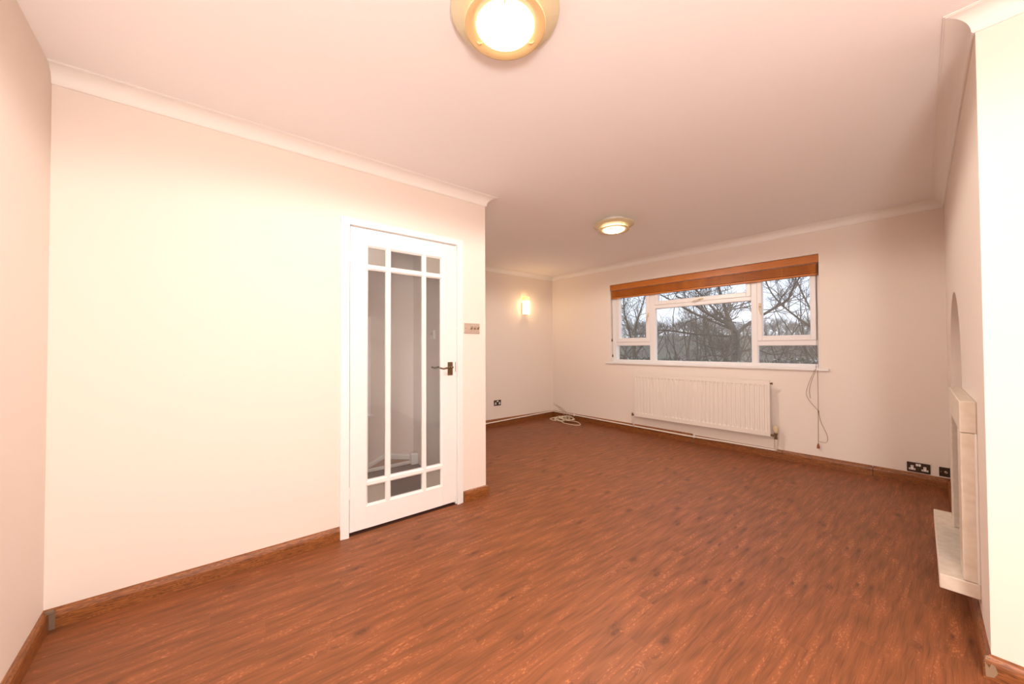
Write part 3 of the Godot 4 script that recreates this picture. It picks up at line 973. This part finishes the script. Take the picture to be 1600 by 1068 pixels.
# ---------------------------------------------------------------- radiator
func build_radiator():
	var xf := frame(PB, PW)
	var x0 := 1.572
	var x1 := 3.124
	var y0 := 0.236
	var w := x1 - x0
	var h := 0.588
	var rad := thing("radiator", "long white ribbed panel radiator on the wall below the window", "radiator", at(xf, x0, y0, 0))
	# front sheet: pressed channels between flat borders, one profile swept down the panel with tapered ends
	var m := MB.new()
	var zf := 0.100
	var n := 34
	var pitch := (w - 0.03) / n
	var xs := [0.0]
	var ds := [0.0]
	for i in n:
		var b := 0.015 + i * pitch
		for q in [[0.18, 0.0], [0.30, 1.0], [0.70, 1.0], [0.82, 0.0]]:
			xs.append(b + q[0] * pitch); ds.append(q[1] * 0.007)
	xs.append(w); ds.append(0.0)
	var ys := [0.0, 0.045, 0.062, h - 0.062, h - 0.045, h]
	var ys_k := [0.0, 0.0, 1.0, 1.0, 0.0, 0.0]
	for i in xs.size() - 1:
		for j in 5:
			var p := func(a, b): return Vector3(xs[a], ys[b], zf - ds[a] * ys_k[b])
			m.face([p.call(i, j), p.call(i + 1, j), p.call(i + 1, j + 1), p.call(i, j + 1)], Vector3(xs[i], ys[j], 0))
	part("front_panel", m, M.rad, rad)
	var sh := MB.new()
	sh.box(Vector3(w / 2, h / 2, zf - 0.0125), Vector3(w, h, 0.008), 0.002)
	sh.box(Vector3(w / 2, h - 0.004, zf - 0.006), Vector3(w, 0.009, 0.014), 0.002)
	sh.box(Vector3(w / 2, 0.004, zf - 0.006), Vector3(w, 0.009, 0.014), 0.002)
	sh.box(Vector3(0.003, h / 2, zf - 0.006), Vector3(0.006, h, 0.014), 0.002)
	sh.box(Vector3(w - 0.003, h / 2, zf - 0.006), Vector3(0.006, h, 0.014), 0.002)
	part("rim", sh, M.rad, rad)
	var fin := MB.new()
	for i in 60:
		fin.box(Vector3(0.05 + i * (w - 0.1) / 59.0, h / 2, zf - 0.036), Vector3(0.012, h - 0.12, 0.038), 0.0)
	part("convector_fins", fin, M.rad, rad)
	for x in [0.2, w - 0.2]:
		part("wall_bracket", bx(Vector3(x, h / 2, 0.03), Vector3(0.03, h - 0.1, 0.062), 0.002), M.rad, rad)
	# air vent at the top right corner
	var av := MB.new()
	av.tube([Vector3(w - 0.005, h - 0.030, 0.082), Vector3(w + 0.016, h - 0.030, 0.082)], 0.008, 0.008, 10)
	av.tube([Vector3(w + 0.014, h - 0.030, 0.082), Vector3(w + 0.022, h - 0.030, 0.082)], 0.012, 0.012, 6)
	part("air_vent", av, M.brass, rad, "small dark vent plug at the top corner")
	# thermostatic valve at the right
	var tv := Node3D.new()
	tv.name = "thermostatic_valve"
	rad.add_child(tv)
	tv.position = Vector3(3.168 - x0, 0.0, 0.078)
	tv.set_meta("label", "cream capped valve on a brass body")
	var hd := MB.new()
	hd.lathe([Vector2(0, 0.118), Vector2(0.014, 0.118), Vector2(0.021, 0.108), Vector2(0.0225, 0.098), Vector2(0.0215, 0.062), Vector2(0.017, 0.046), Vector2(0.014, 0.040), Vector2(0, 0.040)], 20)
	part("valve_head", hd, M.cream, tv)
	for k in 12:
		var a := TAU * k / 12
		part("grip_rib", bx(Vector3(cos(a) * 0.0222, 0.079, sin(a) * 0.0222), Vector3(0.003, 0.036, 0.003), 0.001), M.cream, tv)
	var bd := MB.new()
	bd.lathe([Vector2(0, 0.042), Vector2(0.016, 0.042), Vector2(0.016, 0.026), Vector2(0.011, 0.022), Vector2(0.011, -0.002), Vector2(0.014, -0.004), Vector2(0.014, -0.022), Vector2(0, -0.022)], 12, Transform3D(), false)
	bd.tube([Vector3(0, 0.012, 0), Vector3(-0.05, 0.012, 0)], 0.009, 0.009, 10)
	bd.tube([Vector3(-0.018, 0.012, 0), Vector3(-0.034, 0.012, 0)], 0.014, 0.014, 6)
	part("valve_body", bd, M.bronze, tv, "dark metal valve body")
	# lockshield at the left
	var ls := Node3D.new()
	ls.name = "lockshield_valve"
	rad.add_child(ls)
	ls.position = Vector3(1.535 - x0, 0.012, 0.078)
	var lb := MB.new()
	lb.lathe([Vector2(0, 0.026), Vector2(0.009, 0.026), Vector2(0.012, 0.012), Vector2(0.013, -0.012), Vector2(0, -0.018)], 12)
	lb.tube([Vector3(0, 0.0, 0), Vector3(0.042, 0.0, 0)], 0.009, 0.009, 10)
	part("valve_body", lb, M.bronze, ls)
	# painted heating pipe along the skirting of both walls
	var hp := thing("heating_pipe", "thin white painted pipe clipped along the skirting to the radiator", "pipe", Transform3D(Basis(), Vector3()))
	var r := 0.0095
	var fa := frame(plan[3], PB)
	var al := plan[3].distance_to(PB)
	var k1: float = mitre(plan[3], PB, PW)[0]
	var zo := 0.034
	var pa := MB.new()
	var corner := fa * Vector3(al + k1 * zo, 0.098, zo)
	var c2 := xf * Vector3(1.4, 0.083, zo)
	pa.tube([fa * Vector3(0.02, 0.058, zo), fa * Vector3(1.32, 0.064, zo), fa * Vector3(2.3, 0.09, zo), corner], r, r, 10)
	part("pipe_run", pa, M.pipe, hp)
	var pb := MB.new()
	pb.tube([corner, xf * Vector3(0.9, 0.088, zo), xf * Vector3(1.4, 0.083, zo), xf * Vector3(2.3, 0.078, zo), xf * Vector3(2.7, 0.086, zo), xf * Vector3(3.145, 0.088, zo), xf * Vector3(3.160, 0.091, zo + 0.008), xf * Vector3(3.167, 0.102, 0.060), xf * Vector3(3.168, 0.118, 0.076), xf * Vector3(3.168, 0.222, 0.078)], r, r, 10)
	part("pipe_run", pb, M.pipe, hp)
	var pc := MB.new()
	pc.tube([xf * Vector3(1.535, 0.086, zo), xf * Vector3(1.535, 0.110, 0.05), xf * Vector3(1.535, 0.13, 0.076), xf * Vector3(1.535, 0.236, 0.078)], r * 0.8, r * 0.8, 10)
	part("pipe_tail", pc, M.pipe, hp)
	for x in [0.48, 2.33]:
		part("pipe_clip", bx(Vector3(), Vector3(0.018, 0.034, 0.03), 0.004), M.pipe, hp, "", at(xf, x, 0.082 if x > 1.0 else 0.089, 0.032))

# ---------------------------------------------------------------- lamps
func ceiling_lamp(called: String, label: String, pos: Vector2, energy: float, turn: float, color: Color):
	var c := thing(called, label, "ceiling light", Transform3D(Basis(Vector3.UP, turn), g3(pos, H)), "round amber glass ceiling lights")
	var can := MB.new()
	can.lathe([Vector2(0, 0), Vector2(0.115, 0), Vector2(0.118, -0.004), Vector2(0.116, -0.040), Vector2(0.108, -0.046), Vector2(0, -0.046)], 48, Transform3D(), false)
	part("canopy", can, M.white, c, "white drum against the ceiling")
	# wide amber saucer: a thin ring of glass sloping up to its rim
	var sc := MB.new()
	sc.lathe([Vector2(0.100, -0.062), Vector2(0.145, -0.056), Vector2(0.187, -0.046), Vector2(0.190, -0.043), Vector2(0.188, -0.040), Vector2(0.145, -0.050), Vector2(0.100, -0.056), Vector2(0.100, -0.062)], 64)
	part("saucer", sc, M.saucer, c, "wide pale amber glass saucer")
	# lower dish with its bright rim
	var di := MB.new()
	di.lathe([Vector2(0.096, -0.088), Vector2(0.125, -0.092), Vector2(0.1385, -0.0945), Vector2(0.141, -0.093), Vector2(0.1415, -0.089), Vector2(0.139, -0.0865), Vector2(0.125, -0.086), Vector2(0.096, -0.082), Vector2(0.096, -0.088)], 64)
	part("lower_ring", di, M.amber, c, "smaller amber glass ring")
	var rm := MB.new()
	rm.lathe([Vector2(0.1405, -0.0945), Vector2(0.1425, -0.0935), Vector2(0.1432, -0.0905), Vector2(0.1425, -0.088), Vector2(0.1405, -0.088)], 64)
	part("ring_edge", rm, M.cream_gloss, c, "bright polished rim of the ring")
	# frosted glass bowl
	var bu := MB.new()
	bu.lathe([Vector2(0, -0.110), Vector2(0.030, -0.1095), Vector2(0.060, -0.107), Vector2(0.085, -0.102), Vector2(0.098, -0.096), Vector2(0.102, -0.090), Vector2(0.102, -0.050), Vector2(0, -0.050)], 64)
	part("lamp_bowl", bu, M.bulb, c, "lit frosted glass bowl")
	for k in 3:
		var a := TAU * k / 3 + PI / 2
		var pn := MB.new()
		var dx := Vector3(cos(a), 0, sin(a))
		pn.tube([dx * 0.118 + Vector3(0, -0.044, 0), dx * 0.118 + Vector3(0, -0.094, 0), dx * 0.108 + Vector3(0, -0.102, 0), dx * 0.100 + Vector3(0, -0.102, 0)], 0.003, 0.003, 8)
		part("prong", pn, M.cream_gloss, c)
	lamp_light(Vector3(0, -0.125, 0), energy, color, 0.07, "lamp_light", c, true)

func build_ceiling_lamps():
	ceiling_lamp("ceiling_light", "large round amber glass ceiling lamp at the top of the photo", Vector2(-0.019, 1.228), 1.5, 0.0, Color(1.0, 0.985, 0.975))
	ceiling_lamp("ceiling_light", "farther round amber glass ceiling lamp, in front of the window wall", Vector2(0.982, 3.39), 1.75, 0.4, Color(1.0, 0.955, 0.91))
	unseen_globe_lamp()

# unseen lamp, out of view behind the camera, placed to light the near half
func unseen_globe_lamp():
	var dA := (PC - PL).normalized()
	var nA := Vector2(dA.y, -dA.x)
	var g := thing("unseen_lamp", "unseen globe lamp out of view behind the camera, placed to light the near half of the room", "unseen lamp", Transform3D(Basis(), g3(PL + dA * 0.36 + nA * 3.0)))
	var b := MB.new()
	b.lathe([Vector2(0, 0), Vector2(0.14, 0), Vector2(0.14, 0.015), Vector2(0.02, 0.03), Vector2(0, 0.03)], 32)
	part("base", b, M.chrome, g)
	part("pole", tube_of([Vector3(0, 0.02, 0), Vector3(0, 1.03, 0)], 0.012, 12), M.chrome, g)
	var gl := MB.new()
	var pr := []
	for i in 17:
		var a := -PI / 2 + PI * i / 16.0
		pr.append(Vector2(cos(a) * 0.17, 1.19 + sin(a) * 0.17))
	gl.lathe(pr, 32)
	part("lamp_globe", gl, M.bulb, g)
	lamp_light(Vector3(0, 1.19, 0), 2.75, Color(1.0, 0.985, 0.975), 0.15, "lamp_light", g)

func build_wall_fittings():
	# wall lamp in the alcove
	var fa := frame(plan[3], PB)
	var off := 1.28           # the alcove frame starts 1.28 m along
	var wl := thing("wall_lamp", "lit half round glass wall lamp in the alcove", "wall light", at(fa, 3.372 - off, 1.715, 0))
	part("back_plate", bx(Vector3(-0.005, 0.10, 0.012), Vector3(0.115, 0.185, 0.024), 0.003), M.bronze, wl)
	var gl := MB.new()
	var gt := MB.new()
	var seg := 18
	for i in seg:
		var a0 := PI * i / seg
		var a1 := PI * (i + 1) / seg
		for q in [[0.070, 0.030], [0.066, 0.030]]:
			var p := func(a, y): return Vector3(-cos(a) * q[0], y, 0.026 + sin(a) * (q[0] - 0.002))
			gl.face([p.call(a0, 0.0), p.call(a1, 0.0), p.call(a1, 0.225), p.call(a0, 0.225)], Vector3(0, 0.14, 0.026), 1)
			gt.face([p.call(a0, 0.225), p.call(a1, 0.225), p.call(a1, 0.285), p.call(a0, 0.285)], Vector3(0, 0.25, 0.026), 1)
	part("glass_shade", gl, M.sconce, wl, "glowing curved glass shade")
	part("shade_top", gt, M.sconce_top, wl, "dimmer amber top of the glass")
	part("shade_clip", bx(Vector3(0.0, 0.004, 0.05), Vector3(0.10, 0.006, 0.05), 0.002), M.chrome, wl)
	lamp_light(Vector3(0, 0.15, 0.125), 0.045, Color(1.0, 0.84, 0.62), 0.04, "lamp_light", wl)
	# three way switch beside the door
	var fd := frame(PL, PC)
	var sw := thing("light_switch", "brushed steel light switch with three dollies beside the door", "switch", at(fd, 2.103, 1.296, 0))
	part("switch_plate", bx(Vector3(0, 0.041, 0.003), Vector3(0.141, 0.082, 0.006), 0.003), M.steel, sw)
	for k in 3:
		var dm := MB.new()
		var bx_ := Transform3D(Basis(Vector3.RIGHT, Vector3.BACK, Vector3.UP), Vector3(-0.008 + k * 0.030, 0.043, 0.006))
		dm.lathe([Vector2(0.0105, 0.0), Vector2(0.0105, 0.003), Vector2(0.007, 0.004), Vector2(0, 0.004)], 16, bx_, false)
		dm.tube([bx_ * Vector3(0, 0.002, 0), bx_ * Vector3(0, 0.012, 0.004), bx_ * Vector3(0, 0.018, 0.007)], 0.0045, 0.0062, 10)
		part("dolly", dm, M.chrome, sw)
	for x in [-0.058]:
		var s := MB.new()
		s.lathe([Vector2(0, 0.0015), Vector2(0.003, 0.001), Vector2(0.0035, 0), Vector2(0, 0)], 12, Transform3D(Basis(Vector3.RIGHT, Vector3.BACK, Vector3.UP), Vector3(x, 0.041, 0.006)))
		part("screw", s, M.bronze, sw)
	# sockets
	socket("power_socket", "dark double power socket on the alcove wall under the wall lamp", at(fa, 2.826 - off, 0.305, 0))
	var fw := frame(PB, PW)
	socket("power_socket", "dark double power socket on the window wall, right of the hanging blind cord", at(fw, 4.149, 0.101, 0))
	var ae := thing("aerial_socket", "dark single aerial socket at the far right of the window wall", "aerial socket", at(fw, 4.304 , 0.105, 0))
	part("face_plate", bx(Vector3(-0.006, 0.037, 0.004), Vector3(0.072, 0.076, 0.008), 0.003), M.plate, ae)
	var co := MB.new()
	co.lathe([Vector2(0.010, 0.0), Vector2(0.010, 0.004), Vector2(0.007, 0.005), Vector2(0.0045, 0.003), Vector2(0, 0.003)], 16, Transform3D(Basis(Vector3.RIGHT, Vector3.BACK, Vector3.UP), Vector3(-0.006, 0.037, 0.008)), false)
	part("coaxial_outlet", co, M.chrome, ae)
	for x in [-0.032, 0.020]:
		var s := MB.new()
		s.lathe([Vector2(0, 0.0015), Vector2(0.003, 0.001), Vector2(0.0038, 0), Vector2(0, 0)], 10, Transform3D(Basis(Vector3.RIGHT, Vector3.BACK, Vector3.UP), Vector3(x, 0.037, 0.008)))
		part("screw", s, M.chrome, ae)

func socket(called: String, label: String, xf: Transform3D):
	var so := thing(called, label, "socket", xf, "")
	part("face_plate", bx(Vector3(0, 0.041, 0.004), Vector3(0.132, 0.082, 0.008), 0.003), M.plate, so)
	for s in [-1, 1]:
		var o := Node3D.new()
		o.name = "outlet"
		so.add_child(o, true)
		o.position = Vector3(s * 0.036, 0.036, 0.008)
		# white insert shaped like an upside-down T
		var pl := MB.new()
		pl.plate(PackedVector2Array([Vector2(-0.019, -0.018), Vector2(0.019, -0.018), Vector2(0.019, -0.004), Vector2(0.008, -0.002), Vector2(0.008, 0.020), Vector2(-0.008, 0.020), Vector2(-0.008, -0.002), Vector2(-0.019, -0.004)]), -0.002, 0.0015)
		part("insert", pl, M.white, o)
		for q in [[0, 0.011, 0.004, 0.008], [-0.011, -0.010, 0.007, 0.004], [0.011, -0.010, 0.007, 0.004]]:
			part("pin_slot", bx(Vector3(q[0], q[1], 0.0012), Vector3(q[2], q[3], 0.0014)), M.black, o)
	for s in [-1, 1]:
		part("rocker", bx(Vector3(s * 0.0075, 0.064, 0.0095), Vector3(0.0135, 0.020, 0.005), 0.001), M.white, so)

# ---------------------------------------------------------------- coiled cables in the corner
func build_cables():
	var fw := frame(PB, PW)
	var rng := RandomNumberGenerator.new(); rng.seed = 17
	var cc := thing("cable_coil", "tangled coil of white cables on the floor in the alcove corner", "cable", at(fw, 0.40, 0.0, 0.20))
	for k in 9:
		var c := Curve3D.new()
		var ctr := Vector3(-0.10 + 0.022 * k + rng.randf_range(-0.03, 0.03), 0.012 + k * 0.006, rng.randf_range(-0.02, 0.03))
		var rx := rng.randf_range(0.11, 0.17)
		var rz := rng.randf_range(0.05, 0.09)
		var tilt := rng.randf_range(0.1, 0.5)
		var yaw := rng.randf_range(-0.5, 0.5)
		for j in 15:
			var a := TAU * j / 12.0 + k
			var p := Vector3(cos(a) * rx, 0, sin(a) * rz)
			p = Basis(Vector3.UP, yaw) * Basis(Vector3.RIGHT, tilt) * p
			p += ctr + Vector3(rng.randf_range(-0.008, 0.008), j * 0.0007, rng.randf_range(-0.008, 0.008))
			p.y = maxf(p.y, 0.0063)
			c.add_point(p)
		part("cable_loop", tube_of(smooth(c), 0.006, 6), M.cable if k % 3 else M.cable2, cc)
	# a long loop pulled out along the skirting, and the ends standing up in the corner
	var c1 := Curve3D.new()
	for p in [Vector3(0.02, 0.02, 0.05), Vector3(0.15, 0.03, 0.0), Vector3(0.24, 0.022, -0.04), Vector3(0.33, 0.010, 0.0), Vector3(0.36, 0.006, 0.05), Vector3(0.32, 0.005, 0.10), Vector3(0.28, 0.005, 0.11), Vector3(0.12, 0.008, 0.12), Vector3(0.0, 0.02, 0.08)]: c1.add_point(p)
	part("cable_loop", tube_of(smooth(c1), 0.006, 6), M.cable, cc)
	for q in [[0.0, 0.20], [0.05, 0.16], [-0.06, 0.22]]:
		var c2 := Curve3D.new()
		for p in [Vector3(0.08 + q[0], 0.03, 0.0), Vector3(0.02 + q[0], 0.10, -0.06), Vector3(-0.10 + q[0], q[1] - 0.02, -0.10), Vector3(-0.20 + q[0], q[1], -0.09), Vector3(-0.22 + q[0], q[1] + 0.04, -0.08)]: c2.add_point(p)
		part("cable_end", tube_of(smooth(c2), 0.0032, 6), M.cable2, cc)

# ---------------------------------------------------------------- outside
var twigs := 0
func branch(tr: MB, p: Vector3, dir: Vector3, len: float, r: float, depth: int, rng: RandomNumberGenerator, up := 0.25):
	var path := [p]
	var d := dir.normalized()
	var n := 4
	for i in n:
		d = (d + Vector3(rng.randf_range(-1, 1), rng.randf_range(-0.7, 0.7) + up * 0.6, rng.randf_range(-1, 1)) * 0.22).normalized()
		path.append(path[-1] + d * len / n)
	tr.tube(path, r, r * (0.5 if depth > 0 else 0.3), 5 if r > 0.02 else 3, false)
	twigs += 1
	if depth <= 0: return
	var kids := rng.randi_range(3, 5)
	for k in kids:
		var t := rng.randf_range(0.25, 1.0)
		var i := mini(int(t * n), n - 1)
		var q: Vector3 = path[i].lerp(path[i + 1], t * n - i)
		var dd: Vector3 = (path[i + 1] - path[i]).normalized()
		var side := dd.cross(Vector3(rng.randf_range(-1, 1), rng.randf_range(-1, 1), rng.randf_range(-1, 1))).normalized()
		branch(tr, q, dd * rng.randf_range(0.5, 0.9) + side * rng.randf_range(0.5, 0.9) + Vector3(0, up, 0), len * rng.randf_range(0.5, 0.75), r * rng.randf_range(0.42, 0.6), depth - 1, rng, up)

# limbs: [[points], r0, r1, twigs per metre]; the depth of each point is given relative to the trunk
func limb_tree(called: String, label: String, at_: Vector3, trunk: Array, limbs: Array, seed_: int, barkm: Material, twig_len := 1.0, depth := 2):
	var rng := RandomNumberGenerator.new(); rng.seed = seed_
	var t := thing(called, label, "tree", Transform3D(Basis(), at_))
	var tm := MB.new()
	tm.tube(trunk[0], trunk[1], trunk[2], 10)
	part("trunk", tm, barkm, t)
	var bm := MB.new()
	var tw := MB.new()
	for l in limbs:
		var c := Curve3D.new()
		for p in l[0]: c.add_point(p)
		var path := smooth(c)
		bm.tube(path, l[1], l[2], 7, false)
		var length := c.get_baked_length()
		for k in int(length * l[3]):
			var f := rng.randf_range(0.12, 1.0)
			var i := mini(int(f * (path.size() - 1)), path.size() - 2)
			var dd: Vector3 = (path[i + 1] - path[i]).normalized()
			var side := Vector3(rng.randf_range(-1, 1), rng.randf_range(-0.4, 1.0), rng.randf_range(-1, 1)).normalized()
			branch(tw, path[i], dd * 0.6 + side, twig_len * rng.randf_range(0.5, 1.2), lerpf(l[1], l[2], f) * 0.36 + 0.004, depth, rng)
	part("limbs", bm, barkm, t)
	part("twigs", tw, barkm, t).set_meta("kind", "stuff")

func build_outside():
	# hillside rising beyond the garden
	var hm := MB.new()
	var hn := noise(71, 0.02, 3)
	var hy := func(x: float, z: float):
		var r := smoothstep(18.0, 120.0, z)
		return -4.6 + smoothstep(10.0, 38.0, z) * 3.0 + r * 6.2 + hn.get_noise_2d(x, z) * (0.4 + r * 2.0) - smoothstep(70.0, 200.0, x) * 3.0
	var zs := [7.0, 10.0, 14.0, 18.0, 22.0, 27.0, 33.0, 40.0, 48.0, 58.0, 70.0, 84.0, 100.0, 115.0, 140.0, 170.0]
	hm.st.set_smooth_group(1)
	for j in zs.size() - 1:
		for i in 44:
			var p := func(a, b):
				var x: float = -60.0 + a * 6.0
				return Vector3(x, hy.call(x, zs[b]), -zs[b])
			hm.face([p.call(i, j), p.call(i + 1, j), p.call(i + 1, j + 1), p.call(i, j + 1)], p.call(i, j) - Vector3(0, 50, 0), 1)
	structure("ground_hillside", hm, M.hill, "brown winter hillside beyond the window", "hillside")
	# the big bare tree just outside
	var z := -11.0
	var q := func(x, y, dz = 0.0): return Vector3(x - 6.93, y + 4.2, dz)
	limb_tree("bare_tree", "large bare tree close outside the middle window pane", Vector3(6.93, -4.2, z), [[q.call(6.95, -4.2), q.call(6.96, -1.5), q.call(6.93, 0.6), q.call(6.95, 1.25), q.call(6.94, 1.7)], 0.17, 0.10], [
		[[q.call(6.94, 1.62), q.call(6.6, 1.86, 0.2), q.call(6.17, 2.01, 0.4), q.call(5.6, 2.26, 0.6), q.call(5.2, 2.5, 0.7), q.call(4.7, 2.62, 0.9)], 0.075, 0.02, 9.0],
		[[q.call(6.94, 1.62), q.call(6.8, 2.2, -0.2), q.call(6.77, 2.55, -0.3), q.call(6.68, 3.05, -0.4), q.call(6.6, 3.7, -0.5)], 0.07, 0.025, 8.0],
		[[q.call(6.9, 1.8), q.call(6.5, 2.4, -0.4), q.call(6.25, 2.9, -0.7), q.call(6.0, 3.3, -0.9)], 0.05, 0.018, 8.0],
		[[q.call(6.94, 1.55), q.call(7.2, 1.83, 0.1), q.call(7.4, 2.0, 0.2), q.call(7.85, 2.30, 0.3), q.call(8.25, 2.58, 0.4), q.call(8.45, 2.97, 0.4), q.call(8.75, 3.45, 0.4)], 0.055, 0.02, 6.0],
		[[q.call(6.95, 1.3), q.call(6.6, 1.30, 0.3), q.call(6.2, 1.14, 0.5), q.call(5.7, 1.2, 0.7), q.call(5.1, 1.36, 1.0)], 0.04, 0.014, 9.0],
		[[q.call(6.93, 1.1), q.call(6.3, 0.9, 0.6), q.call(5.6, 0.95, 1.0), q.call(4.8, 0.8, 1.3)], 0.036, 0.012, 9.0],
		[[q.call(6.95, 1.0), q.call(7.3, 1.1, 0.3), q.call(7.8, 0.95, 0.5), q.call(8.6, 1.2, 0.6)], 0.034, 0.012, 8.0],
		[[q.call(6.9, 1.7), q.call(6.2, 2.3, -1.0), q.call(5.5, 2.9, -1.5), q.call(4.9, 3.3, -1.8)], 0.045, 0.014, 8.0],
		[[q.call(6.94, 1.5), q.call(6.0, 1.6, -0.6), q.call(5.0, 1.75, -0.9), q.call(4.2, 1.6, -1.0)], 0.045, 0.014, 8.0]], 81, M.bark, 0.75)
	# a second tree to the right, its limbs reaching in from outside the frame
	var q2 := func(x, y, dz = 0.0): return Vector3(x - 10.6, y + 4.3, dz)
	limb_tree("bare_tree", "thin limbed bare tree outside the right window pane", Vector3(10.6, -4.3, -12.0), [[q2.call(10.6, -4.3), q2.call(10.65, -1.0), q2.call(10.6, 1.3)], 0.15, 0.07], [
		[[q2.call(10.6, 1.2), q2.call(10.17, 1.78), q2.call(9.65, 2.18), q2.call(9.15, 2.6), q2.call(8.75, 3.1), q2.call(8.5, 3.8)], 0.045, 0.014, 7.0],
		[[q2.call(10.6, 1.3), q2.call(10.5, 2.2, -0.3), q2.call(10.2, 3.0, -0.4), q2.call(9.9, 3.9, -0.5)], 0.045, 0.012, 7.0],
		[[q2.call(10.6, 0.6), q2.call(10.0, 0.9, 0.4), q2.call(9.2, 0.9, 0.6), q2.call(8.6, 1.1, 0.7)], 0.03, 0.01, 8.0],
		[[q2.call(10.6, 1.3), q2.call(11.0, 2.2), q2.call(11.3, 3.2), q2.call(11.5, 4.0)], 0.04, 0.012, 5.0]], 83, M.bark2, 0.75)
	var q3 := func(x, y, dz = 0.0): return Vector3(x - 4.3, y + 4.3, dz)
	limb_tree("bare_tree", "slender bare tree outside the left window pane", Vector3(4.3, -4.3, -12.5), [[q3.call(4.3, -4.3), q3.call(4.33, -1.5), q3.call(4.3, 1.2)], 0.12, 0.06], [
		[[q3.call(4.3, 1.1), q3.call(4.1, 1.9), q3.call(3.95, 2.6), q3.call(4.0, 3.6)], 0.045, 0.012, 8.0],
		[[q3.call(4.3, 1.2), q3.call(4.5, 2.0, -0.3), q3.call(4.75, 2.7, -0.4), q3.call(5.0, 3.5, -0.4)], 0.04, 0.012, 8.0],
		[[q3.call(4.3, 0.9), q3.call(4.8, 1.5, 0.3), q3.call(5.4, 1.8, 0.5)], 0.03, 0.010, 9.0],
		[[q3.call(4.3, 0.6), q3.call(3.8, 0.9, 0.3), q3.call(3.3, 1.0, 0.4)], 0.028, 0.010, 9.0]], 85, M.bark2, 0.8)
	# woodland on the slope: a few kinds of bare tree, set out many times
	var rg := RandomNumberGenerator.new(); rg.seed = 97
	var wd := thing("woodland", "tangle of bare grey brown woodland covering the hillside beyond the window", "woodland")
	var spots := [[], [], []]
	for i in 120:
		var zz := lerpf(24.0, 108.0, pow(i / 119.0, 0.8))
		var xx := zz * rg.randf_range(0.20, 0.98)
		var s := rg.randf_range(0.65, 1.0) * (0.58 + zz / 250.0)
		spots[rg.randi() % 3].append(Transform3D(Basis(Vector3.UP, rg.randf() * TAU).scaled(Vector3(s * 1.2, s, s * 1.2)), Vector3(xx, hy.call(xx, zz), -zz)))
	for k in 3:
		var rng := RandomNumberGenerator.new(); rng.seed = 90 + k
		var bm := MB.new()
		bm.tube([Vector3(0, -0.3, 0), Vector3(0.1, 1.2, 0), Vector3(0.0, 2.6, 0.1)], 0.16, 0.10, 6)
		for i in 7:
			var a := TAU * i / 7 + rng.randf()
			branch(bm, Vector3(0.03, 1.3 + i * 0.2, 0.05), Vector3(cos(a) * 0.8, 0.7 + rng.randf() * 0.6, sin(a) * 0.8), rng.randf_range(1.8, 2.6), 0.07, 3, rng, 0.3)
		var wm := MultiMesh.new()
		wm.transform_format = MultiMesh.TRANSFORM_3D
		wm.mesh = bm.done()
		wm.instance_count = spots[k].size()
		for i in spots[k].size(): wm.set_instance_transform(i, spots[k][i])
		var wi := MultiMeshInstance3D.new()
		wi.name = "bare_trees"
		wi.multimesh = wm
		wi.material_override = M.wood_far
		wi.set_meta("kind", "stuff")
		wd.add_child(wi, true)
	# a hedge of small pale edged leaves below the window line
	var lm := MB.new()
	lm.face([Vector3(0, 0, 0), Vector3(0.035, 0.01, 0.03), Vector3(0, 0.0, 0.09)], Vector3(0, -1, 0))
	lm.face([Vector3(0, 0, 0), Vector3(-0.035, 0.01, 0.03), Vector3(0, 0.0, 0.09)], Vector3(0, -1, 0))
	var lmat := mat(Color.WHITE, 0.5)
	lmat.vertex_color_use_as_albedo = true
	var mm := MultiMesh.new()
	mm.transform_format = MultiMesh.TRANSFORM_3D
	mm.use_colors = true
	mm.mesh = lm.done()
	mm.instance_count = 14000
	for i in mm.instance_count:
		var along := rg.randf_range(-1.0, 11.0)
		var top := 0.72 + hn.get_noise_2d(along * 12.0, 5.0) * 0.25
		var p := Vector3(2.6 + along * 0.86, top - absf(rg.randfn(0.0, 0.5)) * 1.2, -13.2 + along * 0.50 + rg.randf_range(-0.7, 0.7))
		var b := Basis.from_euler(Vector3(rg.randf_range(-1.2, 1.2), rg.randf() * TAU, rg.randf_range(-0.6, 0.6))).scaled(Vector3.ONE * rg.randf_range(0.7, 1.5))
		mm.set_instance_transform(i, Transform3D(b, p))
		var kk := rg.randf()
		mm.set_instance_color(i, Color(0.055, 0.065, 0.035).lerp(Color(0.12, 0.12, 0.07), kk) if rg.randf() < 0.86 else Color(0.62, 0.64, 0.62))
	var hedge := thing("hedge", "leafy hedge with pale leaf tips along the bottom of the window view", "hedge", Transform3D(), "", "")
	var hl := MultiMeshInstance3D.new()
	hl.name = "leaves"
	hl.multimesh = mm
	hl.material_override = lmat
	hl.set_meta("kind", "stuff")
	hedge.add_child(hl)
	var hs := MB.new()
	for i in 60:
		var along := -1.0 + i * 0.2
		branch(hs, Vector3(2.6 + along * 0.86, -4.0, -13.2 + along * 0.50), Vector3(0, 1, 0), 4.2, 0.05, 1, rg, 0.6)
	part("stems", hs, M.bark, hedge).set_meta("kind", "stuff")
